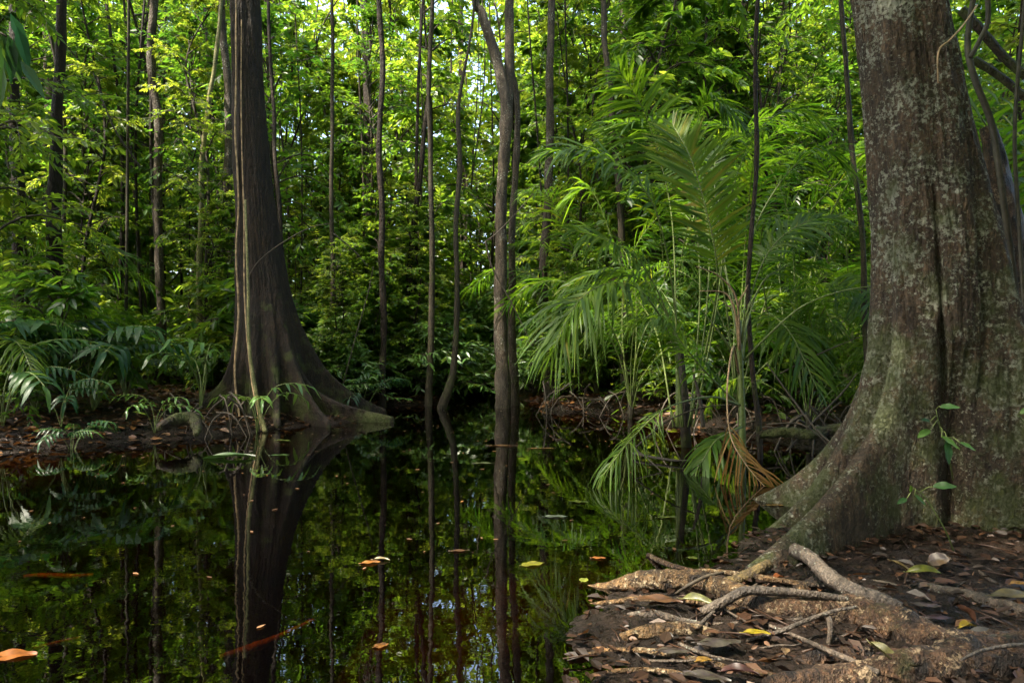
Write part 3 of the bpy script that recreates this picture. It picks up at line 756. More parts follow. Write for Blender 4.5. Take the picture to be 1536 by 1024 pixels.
bush_me = [spray_crown(24, 0.06, [0.9, 1.3, 0.7][k], [0.75, 0.7, 0.85][k], [0.10, 0.13, 0.085][k], 140 + k, twigs=6, per=9, tilt=(5, 60), lw=[0.4, 0.28, 0.5][k]).mesh('bush_foliage', [M['pale_leaf'], M['twig']]) for k in range(3)]
nb_ = 0
for i in range(700):
    x = g.uniform(-5, 5.5); y = g.uniform(9.3, 14.5); s = float(sdist(x, y)); px = 768 + x / y * F
    if s < 0.08 or s > 3 or (px < 570 and y < 10) or (px > 1290): continue
    if px > 800 and g.random() < 0.6: continue
    sc = g.uniform(0.5, 1.15)
    o = link_obj('leafy_bush', bush_me[i % 3], None, (x, y, float(height(x, y)) - 0.03), g.uniform(0, 6.28), sc)
    z = 'on the far shore left of the middle trunk' if px < 760 else 'under the palms right of the middle trunk'
    tag(o, 'light green leafy bush ' + z, 'bush', 'light bushes ' + z); nb_ += 1
    if nb_ >= 130: break

for i in range(34):
    x = g.uniform(-2.4, 0.6); y = g.uniform(14.2, 18.5)
    if float(sdist(x, y)) < 0.1: continue
    sc = g.uniform(0.9, 1.9)
    o = link_obj('leafy_bush', bush_me[i % 3], None, (x, y, float(height(x, y)) - 0.03), g.uniform(0, 6.28), sc)
    tag(o, 'light green leafy bush closing the far end of the water channel', 'bush', 'bushes at the end of the channel')

# canopy trees whose crowns close the forest above
for i, (x, y, hh, sc, k) in enumerate([(-8.5, 12.5, 10, 0.8, 0), (-3.2, 15, 11, 0.6, 1), (2.4, 14.5, 11, 0.6, 2), (6.5, 12, 9, 1.0, 0), (9.5, 15, 10, 1.0, 1), (-12, 16, 11, 0.8, 2),
                                       (4.2, 18.5, 13, 0.8, 0), (-7.2, 19, 13, 0.8, 1), (-1.5, 20.5, 13, 0.6, 2), (10, 20, 13, 1.0, 0), (-14, 21, 13, 0.8, 1), (5.2, 9.4, 6.6, 0.9, 2)]):
    gz = float(height(x, y)); px = 768 + x / y * F
    t = thing('canopy_tree', 'tall straight trunk with a spreading crown, ' + ['left behind the ferns', 'behind the straight pole tree', 'right behind the middle trunk', 'behind the huge lichened tree', 'far right in the forest', 'far left in the forest',
              'deep behind the palm clump', 'deep behind the dark buttressed tree', 'deep behind the bent-foot tree', 'deepest on the right', 'deepest on the left', 'nearest behind the right bank'][i], 'tree', (x, y, gz))
    mb = MB(); c = spline([(0, 0, -0.3), (0.06, 0, hh * 0.4), (-0.05, 0.05, hh * 0.8), (0.05, 0, hh + 2.5)], 30)
    tube(mb, c, np.linspace(0.13, 0.05, 30), 10, rough=0.06); mb.build('trunk', [G, D_][i % 2], t)
    add_crown(t, (0, 0, hh - 0.5), sc, 'canopy', i * 1.3, k)

for i, (x, y, hh, sc, k) in enumerate([(-5.5, -5, 5.5, 1.5, 0), (-1, -7, 5.5, 1.5, 1), (4, -5, 5, 1.5, 2), (7, -1.5, 5, 1.4, 0), (-10, -2, 5.5, 1.3, 1), (1.5, -4, 7.5, 1.3, 2), (6.5, 2.5, 6, 1.2, 1), ]):  # trees added out of view to block skylight from behind the camera
    t = thing('canopy_tree', 'unseen straight forest tree added behind the viewer to block skylight', 'tree', (x, y, float(height(x, y))), 'added skylight-blocking trees behind the viewer')
    mb = MB(); tube(mb, spline([(0, 0, -0.8), (0.06, 0, hh * 0.4), (-0.05, 0.05, hh * 0.8), (0.05, 0, hh + 2.5)], 24), np.linspace(0.14, 0.05, 24), 10, rough=0.06); mb.build('trunk', D_, t)
    add_crown(t, (0, 0, hh - 0.5), sc, 'canopy', i * 1.3, k); add_crown(t, (0.3, 0.2, hh - 3.2), sc * 0.9, 'canopy', i * 2.3, k + 1); add_crown(t, (-0.2, 0.1, hh - 5.2), sc * 0.8, 'canopy', i * 3.1, k + 2)

for i, (x, y, e, sc, k, lab) in enumerate([(-7.4, 5.1, (1.5, 0.6, 7.4), 1.15, 0, 'unseen leaning tree added on the left bank to shade the dark buttressed tree'), (1.4, -1.4, (-2.4, 3.6, 7.2), 1.25, 1, 'unseen leaning tree added behind the viewer to shade the near bank'),
                                           (3.2, -1.8, (-4.6, 3.6, 7.0), 1.25, 0, 'unseen leaning tree added over the open water to shade the near bank'), (-11.5, 6.6, (2.2, -0.8, 8.2), 1.2, 1, 'unseen leaning tree added to shade the ferns of the left bank'), (4.4, 0.4, (-1.8, 2.4, 6.6), 1.2, 2, 'unseen leaning tree added to shade the roots beside the near bank')]):  # leaning trees added out of view, crowns set up-sun to shade banks and plants
    gz = max(float(height(x, y)), -0.3)
    t = thing('canopy_tree', lab, 'tree', (x, y, gz)); e = np.array(e)
    mb = MB(); tube(mb, spline([(0, 0, -0.6), e * (0.12, 0.12, 0.4), e * (0.5, 0.5, 0.8), e + (0, 0, 1.0)], 30), np.linspace(0.13, 0.05, 30), 10, rough=0.06); mb.build('trunk', D_, t)
    add_crown(t, tuple(e - (0, 0, 0.6)), sc, 'canopy', i * 1.3, k)

# understory trees with small high crowns filling the upper half
g3 = np.random.default_rng(91); nu = 0
for i in range(400):
    y = g3.uniform(11, 20.5); x = g3.uniform(-0.8 * y, 0.62 * y); px = 768 + x / y * F; s = float(sdist(x, y))
    if s < 0.3 or 690 < px < 790 or (-2.8 < x < 1.3 and 12.5 < y < 19): continue
    gz = float(height(x, y)); hc = g3.uniform(0.24, 0.60) * y + 0.4
    z = 'left of the dark buttressed tree' if px < 340 else 'between fluted tree and middle trunk' if px < 740 else 'right of the middle trunk'
    t = thing('understory_tree', 'thin understory tree with a small round crown ' + z, 'tree', (x, y, gz), 'understory trees ' + z)
    tm = link_obj('trunk', pole_me[i % 4], t); tm.scale = (0.55, 0.55, (hc + 1.0) / 14)
    c = add_crown(t, (0, 0, hc - 1.2), g3.uniform(0.75, 1.15), 'slim', g3.uniform(0, 6), i); nu += 1
    if nu >= 62: break

# the far forest, one mass
fm = MB()
n = 145000
x = rng.uniform(-30, 30, n); y = rng.uniform(21, 31, n); z = 19 * rng.random(n) ** 1.2
cl = np.sin(x * 1.7 + y) + np.sin(y * 2.1 - z * 1.3) + np.sin(z * 1.9 + x * 0.8)
keep = (rng.random(n) < 0.75 + 0.2 * cl + 0.4 * (z < 7)) & ~((z > 11) & (rng.random(n) < 0.25))
x, y, z = x[keep], y[keep], z[keep]; n = len(x); a = rng.uniform(0, 6.28, n); L = rng.uniform(0.25, 0.55, n)
leaves(fm, np.stack([x, y, z], -1), np.stack([np.cos(a), np.sin(a), rng.normal(-.2, .35, n)], -1), np.stack([rng.normal(0, .5, n), rng.normal(0, .5, n), np.ones(n)], -1), L, L * 0.45,
       tint=np.clip(0.5 + 0.12 * cl[keep] + rng.normal(0, 0.15, n), 0, 1))
o = fm.build('far_forest', M['leaf']); o['kind'] = 'stuff'; o['label'] = 'far green forest reading as one leafy mass'

um = MB()
n = 26000
x = rng.uniform(-18, 18, n); y = rng.uniform(6.5, 24, n); s = sdist(x, y); pxx = 768 + x / y * F
k = (s > 0.15) & ~((y < 10) & (pxx < 620) & (rng.random(n) < 0.93)) & ~((y < 8.5) & (rng.random(n) < 0.6)); x, y = x[k], y[k]; n = len(x)
z = height(x, y) + rng.random(n) ** 1.6 * 0.7; a = rng.uniform(0, 6.28, n); L = rng.uniform(0.08, 0.2, n)
leaves(um, np.stack([x, y, z], -1), np.stack([np.cos(a), np.sin(a), rng.normal(.1, .4, n)], -1), np.stack([rng.normal(0, .4, n), rng.normal(0, .4, n), np.ones(n)], -1), L, L * 0.45)
o = um.build('undergrowth', M['leaf']); o['kind'] = 'stuff'; o['label'] = 'low ground cover of mixed green leaves between the stems'
# ------------------------------------------------------------------ palms
def palm_base(name, label, px, py, d, group=None):
    b = P(px, py, d)
    return thing(name, label, 'palm', tuple(b), group), b


def add_frond(t, b, pts, name='frond', mats=None, label=None, **kw):
    mb = MB()
    frond(mb, [P(*q) - b for q in pts], **kw)
    o = mb.build(name, mats or [M['palm_leaf'], M['petiole']], t)
    if label: o['label'] = label
    return o


UP = (0, 0, 1); CAM = (0, -1, 0.35)
t, b = palm_base('understory_palm', 'tall arching feather palm in the right bank thicket with an upright yellow-green frond', 1030, 655, 6.5)
add_frond(t, b, [(1015, 640, 6.5), (1014, 480, 6.7), (1008, 330, 6.9), (990, 240, 7.0), (965, 165, 7.0), (925, 100, 6.8)], L=0.69, n=47, t0=0.5, droop=0.35, face=(-0.4, -1, 0.3), W=0.027, tint=0.54, seed=1, ang=68)
add_frond(t, b, [(1018, 640, 6.4), (1012, 460, 6.4), (985, 320, 6.2), (940, 258, 6.1), (885, 226, 6.0), (825, 226, 5.9)], L=0.62, n=45, t0=0.42, droop=0.46, face=(-0.2, -0.5, 1), W=0.027, tint=0.42, seed=2)
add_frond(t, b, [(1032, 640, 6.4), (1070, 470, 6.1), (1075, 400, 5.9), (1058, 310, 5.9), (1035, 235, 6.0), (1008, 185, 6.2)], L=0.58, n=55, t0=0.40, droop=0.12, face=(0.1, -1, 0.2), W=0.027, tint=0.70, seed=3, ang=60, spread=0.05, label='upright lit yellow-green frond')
add_frond(t, b, [(1034, 640, 6.6), (1050, 440, 6.9), (1040, 260, 7.0), (1050, 170, 7), (1072, 150, 6.9), (1105, 180, 6.7)], L=0.47, n=45, t0=0.55, droop=0.43, face=UP, tint=0.47, seed=4)
add_frond(t, b, [(1022, 640, 6.3), (1010, 500, 6.2), (965, 400, 6.0), (915, 362, 5.8), (862, 345, 5.7)], L=0.56, n=39, t0=0.4, droop=0.43, face=(-0.2, -0.6, 1), tint=0.52, seed=5)
add_frond(t, b, [(1025, 640, 6.2), (1010, 520, 6.0), (965, 440, 5.7), (915, 425, 5.5), (865, 455, 5.3), (828, 530, 5.2)], L=0.63, n=51, t0=0.4, droop=0.56, face=(-0.3, -0.3, 1), tint=0.66, seed=6, spread=0.2, label='drooping yellowed frond')
add_frond(t, b, [(1024, 640, 6.5), (1015, 510, 6.5), (970, 430, 6.4), (910, 405, 6.3), (850, 430, 6.2)], L=0.50, n=42, t0=0.4, droop=0.50, face=UP, tint=0.55, seed=7, spread=0.2)
add_frond(t, b, [(1040, 640, 6.7), (1075, 460, 6.8), (1095, 300, 6.9), (1135, 200, 6.9), (1190, 165, 6.9), (1245, 190, 6.8)], L=0.47, n=42, t0=0.45, droop=0.43, face=UP, tint=0.47, seed=8)
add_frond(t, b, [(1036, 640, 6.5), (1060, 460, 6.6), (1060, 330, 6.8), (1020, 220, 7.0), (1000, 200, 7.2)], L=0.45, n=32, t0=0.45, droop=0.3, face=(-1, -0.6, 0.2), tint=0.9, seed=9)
add_frond(t, b, [(1010, 640, 6.9), (985, 500, 7.2), (940, 420, 7.3), (890, 290, 7.4), (850, 300, 7.4)], L=0.50, n=38, t0=0.4, droop=0.43, face=UP, tint=0.52, seed=19)
mb = MB(); tube(mb, [P(1030, 672, 6.5) - b, P(1026, 600, 6.5) - b, P(1020, 520, 6.5) - b], [0.05, 0.045, 0.03], 10, rough=0.1); mb.build('stem', M['bark_thin'], t)

t, b = palm_base('clump_palm', 'green ringed palm stem in the water with a splayed dry sheath and hanging orange frond', 1114, 690, 5.6)
mb = MB(); tube(mb, spline([P(1114, 705, 5.6) - b, P(1113, 620, 5.6) - b, P(1110, 540, 5.6) - b, P(1108, 480, 5.6) - b], 30), np.linspace(0.030, 0.022, 30), 10, rough=0.08, freq=20); mb.build('stem', M['petiole'], t)
add_frond(t, b, [(1110, 560, 5.6), (1115, 480, 5.8), (1130, 350, 6.3), (1180, 262, 6.4), (1232, 225, 6.3), (1268, 250, 6.2)], L=0.52, n=42, t0=0.42, droop=0.53, face=UP, tint=0.42, seed=11)
add_frond(t, b, [(1112, 560, 5.6), (1125, 450, 5.8), (1155, 375, 5.9), (1205, 335, 5.9), (1262, 325, 5.9)], L=0.43, n=38, t0=0.42, droop=0.37, face=(0, -0.5, 1), tint=0.47, seed=12)
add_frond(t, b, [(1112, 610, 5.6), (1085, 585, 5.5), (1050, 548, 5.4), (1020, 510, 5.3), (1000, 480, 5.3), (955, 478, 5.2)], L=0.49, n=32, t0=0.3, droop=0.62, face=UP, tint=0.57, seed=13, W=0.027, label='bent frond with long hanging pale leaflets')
add_frond(t, b, [(1112, 608, 5.6), (1065, 595, 5.3), (1000, 612, 5.0), (950, 655, 4.8), (905, 712, 4.6)], L=0.32, n=25, t0=0.5, droop=0.9, face=UP, tint=0.55, seed=14, W=0.012, spread=0.25)
add_frond(t, b, [(1108, 560, 5.5), (1100, 520, 5.2), (1091, 580, 5.0), (1095, 650, 4.9), (1118, 695, 4.8), (1158, 742, 4.7)], name='dead_frond', mats=[M['dead_palm'], M['dry_petiole']], L=0.42, n=17, t0=0.56, droop=0.45, face=(0.0, -1, 0.1), tint=0.55, ang=42, seed=15, W=0.012, spread=0.06, label='dead orange-brown frond hanging to the water')
add_frond(t, b, [(1112, 640, 5.5), (1090, 650, 5.3), (1070, 665, 5.2), (1045, 705, 5.1)], L=0.34, n=17, t0=0.3, droop=0.56, face=UP, tint=0.47, seed=16, W=0.028)
add_frond(t, b, [(1110, 520, 5.6), (1140, 430, 5.9), (1180, 400, 6.1), (1230, 395, 6.2)], L=0.40, n=27, t0=0.4, droop=0.56, face=UP, tint=0.47, seed=17)
add_frond(t, b, [(1108, 520, 5.6), (1088, 400, 5.9), (1072, 280, 6.3), (1078, 225, 6.5), (1102, 215, 6.5)], L=0.40, n=38, t0=0.42, droop=0.43, face=UP, tint=0.42, seed=18)
for k, (pts, dry) in enumerate([([(1108, 520, 5.55), (1103, 470, 5.5), (1088, 440, 5.5), (1050, 436, 5.5)], 1), ([(1110, 525, 5.55), (1108, 460, 5.5), (1117, 438, 5.5), (1122, 428, 5.5)], 1), ([(1109, 525, 5.52), (1105, 450, 5.48), (1080, 415, 5.45), (1045, 400, 5.4)], 1),
                                ([(1112, 515, 5.55), (1120, 470, 5.5), (1140, 430, 5.45), (1152, 412, 5.4)], 0), ([(1108, 500, 5.55), (1098, 440, 5.6), (1085, 400, 5.7)], 0), ([(1116, 540, 5.6), (1140, 515, 5.5), (1195, 465, 5.3), (1250, 440, 5.2), (1312, 428, 5.1)], 0),
                                ([(1100, 530, 5.5), (1080, 500, 5.45), (1050, 462, 5.4)], 0)]):
    mb = MB(); tube(mb, spline([P(*q) - b for q in pts], 24), np.linspace(0.011, 0.004, 24), 6); mb.build('petiole', M['dry_petiole' if dry else 'petiole'], t)

# filler palms (shared fronds)
fr_me = []
for k, (pts, kw) in enumerate([([(0, 0, 0), (0.1, 0, 0.8), (0.5, 0, 1.45), (1.1, 0, 1.65), (1.75, 0, 1.35)], dict(L=0.56, n=38, t0=0.3, droop=0.5, tint=0.35)),
                               ([(0, 0, 0), (0.05, 0, 1.0), (0.25, 0, 1.8), (0.7, 0, 2.3), (1.2, 0, 2.3)], dict(L=0.52, n=38, t0=0.35, droop=0.4, tint=0.45)),
                               ([(0, 0, 0), (0.15, 0, 0.5), (0.55, 0, 0.9), (1.0, 0, 0.85), (1.4, 0, 0.5)], dict(L=0.46, n=34, t0=0.3, droop=0.55, tint=0.55))]):
    mb = MB(); frond(mb, pts, seed=30 + k, face=UP, W=0.021, **kw); fr_me.append(mb.mesh('frond', [M['palm_leaf'], M['petiole']]))
g = np.random.default_rng(21)
PL = [(1.55, 8.9, 1.0, 'left of the arching palm by the far water'), (2.6, 7.9, 1.25, 'directly behind the arching palm'), (3.3, 8.2, 1.25, 'right behind the ringed palm stem'), (4.2, 7.9, 1.0, 'beside the huge lichened tree'), (2.2, 9.6, 1.3, 'deep behind the arching palm'),
      (3.4, 10.2, 1.3, 'deep behind the ringed stem'), (4.6, 9.4, 1.3, 'behind the thin crooked stem'), (1.3, 10.6, 1.1, 'between the middle trunk and the palm thicket'), (3.0, 6.9, 0.65, 'low on the right bank by the mossy log'), (3.9, 6.7, 0.75, 'just left of the huge trunk on the right bank'),
      (5.6, 7.4, 1.5, 'seen right past the huge lichened trunk'), (-5.4, 7.2, 0.7, 'at the left edge behind the broad leaves'), (-6.2, 8.0, 1.1, 'leaning in at the left edge'), (6.6, 9.0, 1.6, 'tallest past the right of the huge trunk'), (-7.0, 9.6, 1.2, 'deep at the left edge')]
for (x, y, sc, wh) in PL:
    t = thing('understory_palm', 'green feather palm ' + wh, 'palm', (x, y, float(height(x, y)) - 0.02), 'palms filling the thicket')
    nf = int(g.integers(8, 12))
    for k in range(nf):
        f = link_obj('frond', fr_me[int(g.integers(0, 3))], t, (0, 0, 0.05), k * 2.399 + g.normal(0, .3), sc * g.uniform(0.8, 1.2))
        f.rotation_euler = (R(g.normal(0, 8)), R(g.normal(0, 8)), k * 2.399 + g.normal(0, .3))
    mb = MB(); tube(mb, [(0, 0, -0.1), (0, 0, 0.15), (0.01, 0, 0.35)], [0.05 * sc, 0.045 * sc, 0.02], 8); mb.build('stem', M['bark_thin'], t)

# ------------------------------------------------------------------ broad leaved plants, left bank
def broad_me(n, L, W, R0, seed, mats):
    """one compound leaf: petiole going up and out, a fan of broad leaflets"""
    g = np.random.default_rng(seed); mb = MB()
    c = spline([(0, 0, 0), (0.10, 0, 0.45), (0.32, 0, 0.78), (0.62, 0, 0.86), (0.95, 0, 0.80)], 30)
    tube(mb, c, np.linspace(0.010, 0.004, 30), 6, mat=1)
    for k in range(n):
        u = 0.5 + 0.5 * (k // 2) / ((n - 1) // 2)
        i = min(int(u * 29), 28); pos = c[i]; tg = nrm(c[i + 1] - c[i])
        sd = np.array([0, 1.0, 0]) * (1 if k % 2 else -1)
        if k == n - 1: sd = sd * 0
        d = nrm(tg * 0.75 + sd * 0.9 + np.array([0, 0, g.normal(0.1, .1)]))
        nor = nrm(np.array([0, 0, 1.0]) + g.normal(0, 0.2, 3) - sd * 0.25); s = nrm(np.cross(d, nor)); nn = np.cross(s, d)
        ln = L * g.uniform(0.8, 1.15) * (1.15 - 0.3 * abs(u - 0.75)); w = W * g.uniform(0.85, 1.1)
        us = np.linspace(0, 1, 9); ws = np.sin(np.pi * (0.04 + 0.96 * us) ** 0.85) ** 0.8 * w * 0.5; ws[-1] = 0.002
        V = np.empty((9, 5, 3))
        for a in range(9):
            p = pos + d * ln * us[a] * (1 - 0.15 * us[a] ** 2) - np.array([0, 0, 1.0]) * ln * 0.62 * us[a] ** 2
            for bq, f in enumerate((-1, -0.5, 0, 0.5, 1)):
                rip = 0.012 * math.sin(us[a] * 40) * abs(f)
                V[a, bq] = p + s * ws[a] * f + nn * (0.22 * ws[a] * abs(f) + rip)
        ii = (np.arange(8)[:, None] * 5 + np.arange(4)[None, :]).ravel()
        mb.add(V.reshape(-1, 3), np.stack([ii, ii + 1, ii + 6, ii + 5], -1), mat=0, tint=np.clip(g.normal(0.45, 0.2), 0, 1), smooth=True)
    return mb.mesh('leaf', mats)


br_me = [broad_me(15, 0.30, 0.052, 0, 1, [M['broad_leaf'], M['petiole']]), broad_me(19, 0.30, 0.040, 0, 2, [M['broad_leaf'], M['petiole']]), broad_me(11, 0.32, 0.07, 0, 3, [M['broad_leaf'], M['petiole']])]
pale_me = [broad_me(7, 0.30, 0.07, 0, 5, [M['pale_leaf'], M['petiole']])]
g = np.random.default_rng(5)


def broad_plant(px, d, nf, sc, label, mes, name='broad_leaved_plant', az0=None, group='broad leaved plants on the left bank', z=None):
    x = (px - 768) / F * d
    t = thing(name, label, 'plant', (x, d, float(height(x, d)) - 0.01 if z is None else z), group)
    for k in range(nf):
        a = (k * 2.399 if az0 is None else az0 + (k - nf / 2) * 0.8) + g.normal(0, .25)
        f = link_obj('leaf', mes[k % len(mes)], t, (0, 0, 0), 0, sc * g.uniform(0.8, 1.15)); f.rotation_euler = (R(g.normal(0, 10)), R(g.normal(0, 10)), a)
    return t


broad_plant(52, 7.3, 8, 0.85, 'glossy blue-green broad-leaved plant at the left edge of the bank', br_me)
broad_plant(140, 7.6, 9, 0.9, 'largest glossy blue-green plant arching over the left litter bank', br_me)
broad_plant(5, 6.6, 8, 0.8, 'dark drooping broad-leaved plant cut by the left edge of the picture', br_me)
broad_plant(92, 6.75, 7, 0.5, 'smaller broad-leaved plant near the waterline on the left', br_me)
broad_plant(190, 8.4, 6, 0.8, 'broad-leaved plant beside the wavy grey trunk', br_me)
broad_plant(-70, 7.0, 7, 1.0, 'broad-leaved plant half out of view at far left', br_me)
broad_plant(108, 6.35, 7, 0.34, 'small bright fern tuft hanging over the left waterline', br_me)
broad_plant(30, 8.4, 7, 1.0, 'broad-leaved plant in the shade behind the left edge ferns', br_me)
broad_plant(300, 7.9, 4, 0.95, 'young plant with pale sunlit leaflets before the dark buttressed tree', pale_me, 'seedling_plant', az0=3.6, group=None)
broad_plant(385, 7.5, 5, 0.55, 'small pale-leaved seedling at the foot of the dark buttressed tree', pale_me, 'seedling_plant', group=None)
broad_plant(232, 7.0, 6, 0.4, 'low green seedling on the brown litter behind the mossy stub', pale_me, 'seedling_plant', group=None)
broad_plant(545, 9.5, 6, 0.6, 'leafy seedling by the tip of the fluted root', br_me, 'seedling_plant', group=None)

# overhanging leaves, upper left corner
t = thing('overhanging_branch', 'dark large-leaved branch hanging into the upper left corner', 'branch', tuple(P(-120, -40, 3.4)))
b = np.array(t.location)
mb = MB(); c = spline([P(-120, -40, 3.4) - b, P(-50, 20, 3.4) - b, P(10, 55, 3.4) - b], 14); tube(mb, c, np.linspace(0.012, 0.005, 14), 6); mb.build('twig', M['twig'], t)
for k, (px, py) in enumerate([(8, 48), (2, 60), (-10, 40), (-30, 30), (12, 52), (-50, 25), (20, 60), (15, 20), (30, 90), (5, 100), (25, 40)]):
    mb = MB(); p = P(px, py, 3.4) - b
    leaves(mb, np.array([p]), np.array([[0.35 * (k % 3) - 0.2, 0.2, -0.8 + 0.3 * (k % 2)]]), np.array([[0.3, -0.6, 0.7]]), np.array([0.19]), np.array([0.06])); mb.build('leaf', M['broad_leaf'], t)

# ------------------------------------------------------------------ lianas and twigs
def line_thing(name, label, cat, pts, rads, mat, sides=7, rough=0.12, n=50, group=None, freq=8):
    q = [P(*p) if len(p) == 3 else np.array(p[:3]) for p in pts]
    b = q[0]; o = thing_mesh(name, label, cat, [k - b for k in q], rads, mat, b, sides, rough, n, group, freq)
    return o


def thing_mesh(name, label, cat, q, rads, mat, loc, sides, rough, n, group, freq):
    mb = MB(); c = spline(q, n); r = np.interp(np.linspace(0, 1, n), np.linspace(0, 1, len(rads)), rads)
    tube(mb, c, r, sides, rough=rough, freq=freq, seed=float(loc[0] * 3))
    return tag(mb.build(name, mat, None, tuple(loc)), label, cat, group)


line_thing('liana', 'sunlit tan liana running straight down the left edge of the dark buttressed tree', 'vine', [(361, 640, 7.95), (352, 560, 8.15), (358, 470, 8.25), (354, 380, 8.3), (358, 300, 8.36), (353, 200, 8.36), (354, 120, 8.35), (354, -80, 8.36)], [0.012, 0.013, 0.010, 0.012, 0.009], M['vine'], rough=0.3)
line_thing('liana', 'thin pale liana hanging just right of the sunlit tan one', 'vine', [(392, 645, 7.6), (376, 560, 7.9), (367, 450, 8.15), (366, 330, 8.25), (362, 180, 8.3), (362, 30, 8.4)], [0.009, 0.008, 0.009, 0.007, 0.006], M['vine'], rough=0.3)
line_thing('liana', 'green-brown climbing stem rooted at the water before the dark buttressed tree', 'vine', [(398, 648, 7.5), (386, 600, 7.55), (374, 520, 7.6), (372, 430, 7.7), (368, 300, 7.9)], [0.028, 0.02, 0.017, 0.013], M['bark_pale'])
line_thing('liana', 'thick dark liana slanting past the right shoulder of the huge lichened tree', 'vine', [(1536, 600, 4.5), (1522, 430, 4.4), (1505, 300, 4.3), (1488, 190, 4.3), (1463, 120, 4.3), (1452, 60, 4.35), (1470, -60, 4.4)], [0.022, 0.019, 0.02, 0.017], M['vine_dark'])
line_thing('liana', 'curved grey liana looping at the top right beside the huge lichened tree', 'vine', [(1456, 86, 4.2), (1470, 60, 4.2), (1482, 30, 4.2), (1478, -20, 4.2), (1460, -90, 4.2)], [0.014, 0.015, 0.013], M['vine_dark'])
line_thing('branch', 'thick green-dark limb crossing diagonally at the upper right corner', 'branch', [(1442, 15, 4.9), (1475, 50, 4.85), (1510, 90, 4.8), (1570, 140, 4.7)], [0.034, 0.03, 0.028], M['bark_dark'])
line_thing('branch', 'lower diagonal limb crossing behind the lianas at upper right', 'branch', [(1460, 90, 4.95), (1500, 115, 4.9), (1545, 150, 4.8), (1600, 170, 4.7)], [0.03, 0.028, 0.026], M['bark_dark'])
line_thing('liana', 'thin vertical vine nearest the right edge of the picture', 'vine', [(1540, 520, 4.3), (1528, 330, 4.3), (1522, 200, 4.3), (1532, 60, 4.3), (1545, -60, 4.3)], [0.012, 0.012, 0.01], M['vine_dark'])
line_thing('liana', 'wiry pale tendril crossing the upper bark of the huge lichened tree', 'vine', [(1407, 125, 3.25), (1408, 78, 3.24), (1425, 60, 3.25), (1445, 38, 3.3), (1466, 8, 3.4)], [0.004, 0.005, 0.004], M['vine'])
# dead twigs
for pts, r, lab in [([(728, 362, 9.9), (745, 350, 9.9), (772, 322, 9.9), (800, 290, 9.9)], 0.010, 'pale dead twig jutting from the twisted middle trunk'),
                    ([(728, 362, 9.8), (738, 400, 9.8), (765, 450, 9.8), (800, 520, 9.8)], 0.013, 'thin dead stick slanting down right across the twisted middle trunk'),
                    ([(1180, 676, 5.6), (1220, 632, 5.7), (1262, 590, 5.8), (1285, 560, 5.8)], 0.010, 'bare twig leaning up right from the dark water under the right bank'),
                    ([(1262, 676, 5.2), (1225, 645, 5.3), (1190, 600, 5.4), (1150, 545, 5.5)], 0.010, 'bare twig leaning up left and crossing another under the right bank'),
                    ([(1150, 636, 5.5), (1200, 636, 5.45), (1235, 660, 5.4), (1256, 690, 5.35)], 0.008, 'arched green twig bending down to the water by the right bank'),
                    ([(952, 672, 5.6), (1000, 632, 5.7), (1050, 612, 5.7), (1100, 606, 5.7)], 0.008, 'thin arched twig left of the ringed palm stem over the water'),
                    ([(952, 672, 5.6), (985, 700, 5.3), (1012, 732, 5.0)], 0.006, 'short twig dipping toward the water left of the hanging orange frond'),
                    ([(950, 680, 5.9), (1010, 690, 5.6), (1060, 690, 5.55)], 0.013, 'pale stick floating by the foot of the palm clump'),
                    ([(255, 590, 7.6), (280, 612, 7.5), (315, 628, 7.4)], 0.010, 'pale dead stick lying on the left litter bank'),
                    ([(370, 420, 8.0), (390, 390, 7.9), (430, 360, 7.9), (470, 340, 7.9), (500, 335, 7.9)], 0.009, 'bare twig reaching right from the dark buttressed trunk'),
                    ([(512, 585, 9.8), (535, 500, 9.9), (552, 440, 10), (560, 400, 10)], 0.010, 'thin stick leaning right above the tip of the fluted root'),
                    ([(500, 350, 9.6), (530, 375, 9.6), (552, 400, 9.6)], 0.010, 'dark twig hanging between the pole stems'),
                    ([(210, 250, 9.8), (170, 190, 9.6), (140, 110, 9.6)], 0.014, 'dark leafless branch slanting up left of the wavy grey trunk'),
                    ([(1170, 560, 6.4), (1230, 530, 6.2), (1290, 505, 6.0)], 0.008, 'thin green twig pointing at the huge lichened tree'),
                    ([(1055, 640, 6.2), (1050, 600, 6.2), (1040, 560, 6.2)], 0.02, 'short dark stump stem left of the ringed palm')]:
    line_thing('twig', lab, 'twig', pts, [r, r * 0.85, r * 0.5], M['twig'], n=30)
for (x, y, lab) in [(1.0, 9.4, 'tangle of bare roots at the far waterline left of the palms'), (3.0, 6.35, 'tangle of bare roots along the dark right bank'), (-3.1, 7.3, 'tangle of bare rootlets at the foot of the dark buttressed tree'), (2.3, 7.5, 'tangle of pale roots behind the palm clump')]:
    mb = MB(); g = np.random.default_rng(int(abs(x) * 100))
    for k in range(16):
        a = g.uniform(0, 6.28); q0 = np.array([g.normal(0, .3), g.normal(0, .15), g.uniform(0.15, 0.45)]); e = q0 + np.array([math.cos(a) * g.uniform(.2, .6), math.sin(a) * .25, -q0[2] - 0.1])
        tube(mb, spline([q0, (q0 + e) / 2 + np.array([0, 0, g.uniform(.05, .2)]), e], 10), np.linspace(0.012, 0.006, 10), 5)
    tag(mb.build('root_tangle', M['twig'], None, (x, y, 0.02)), lab, 'roots')

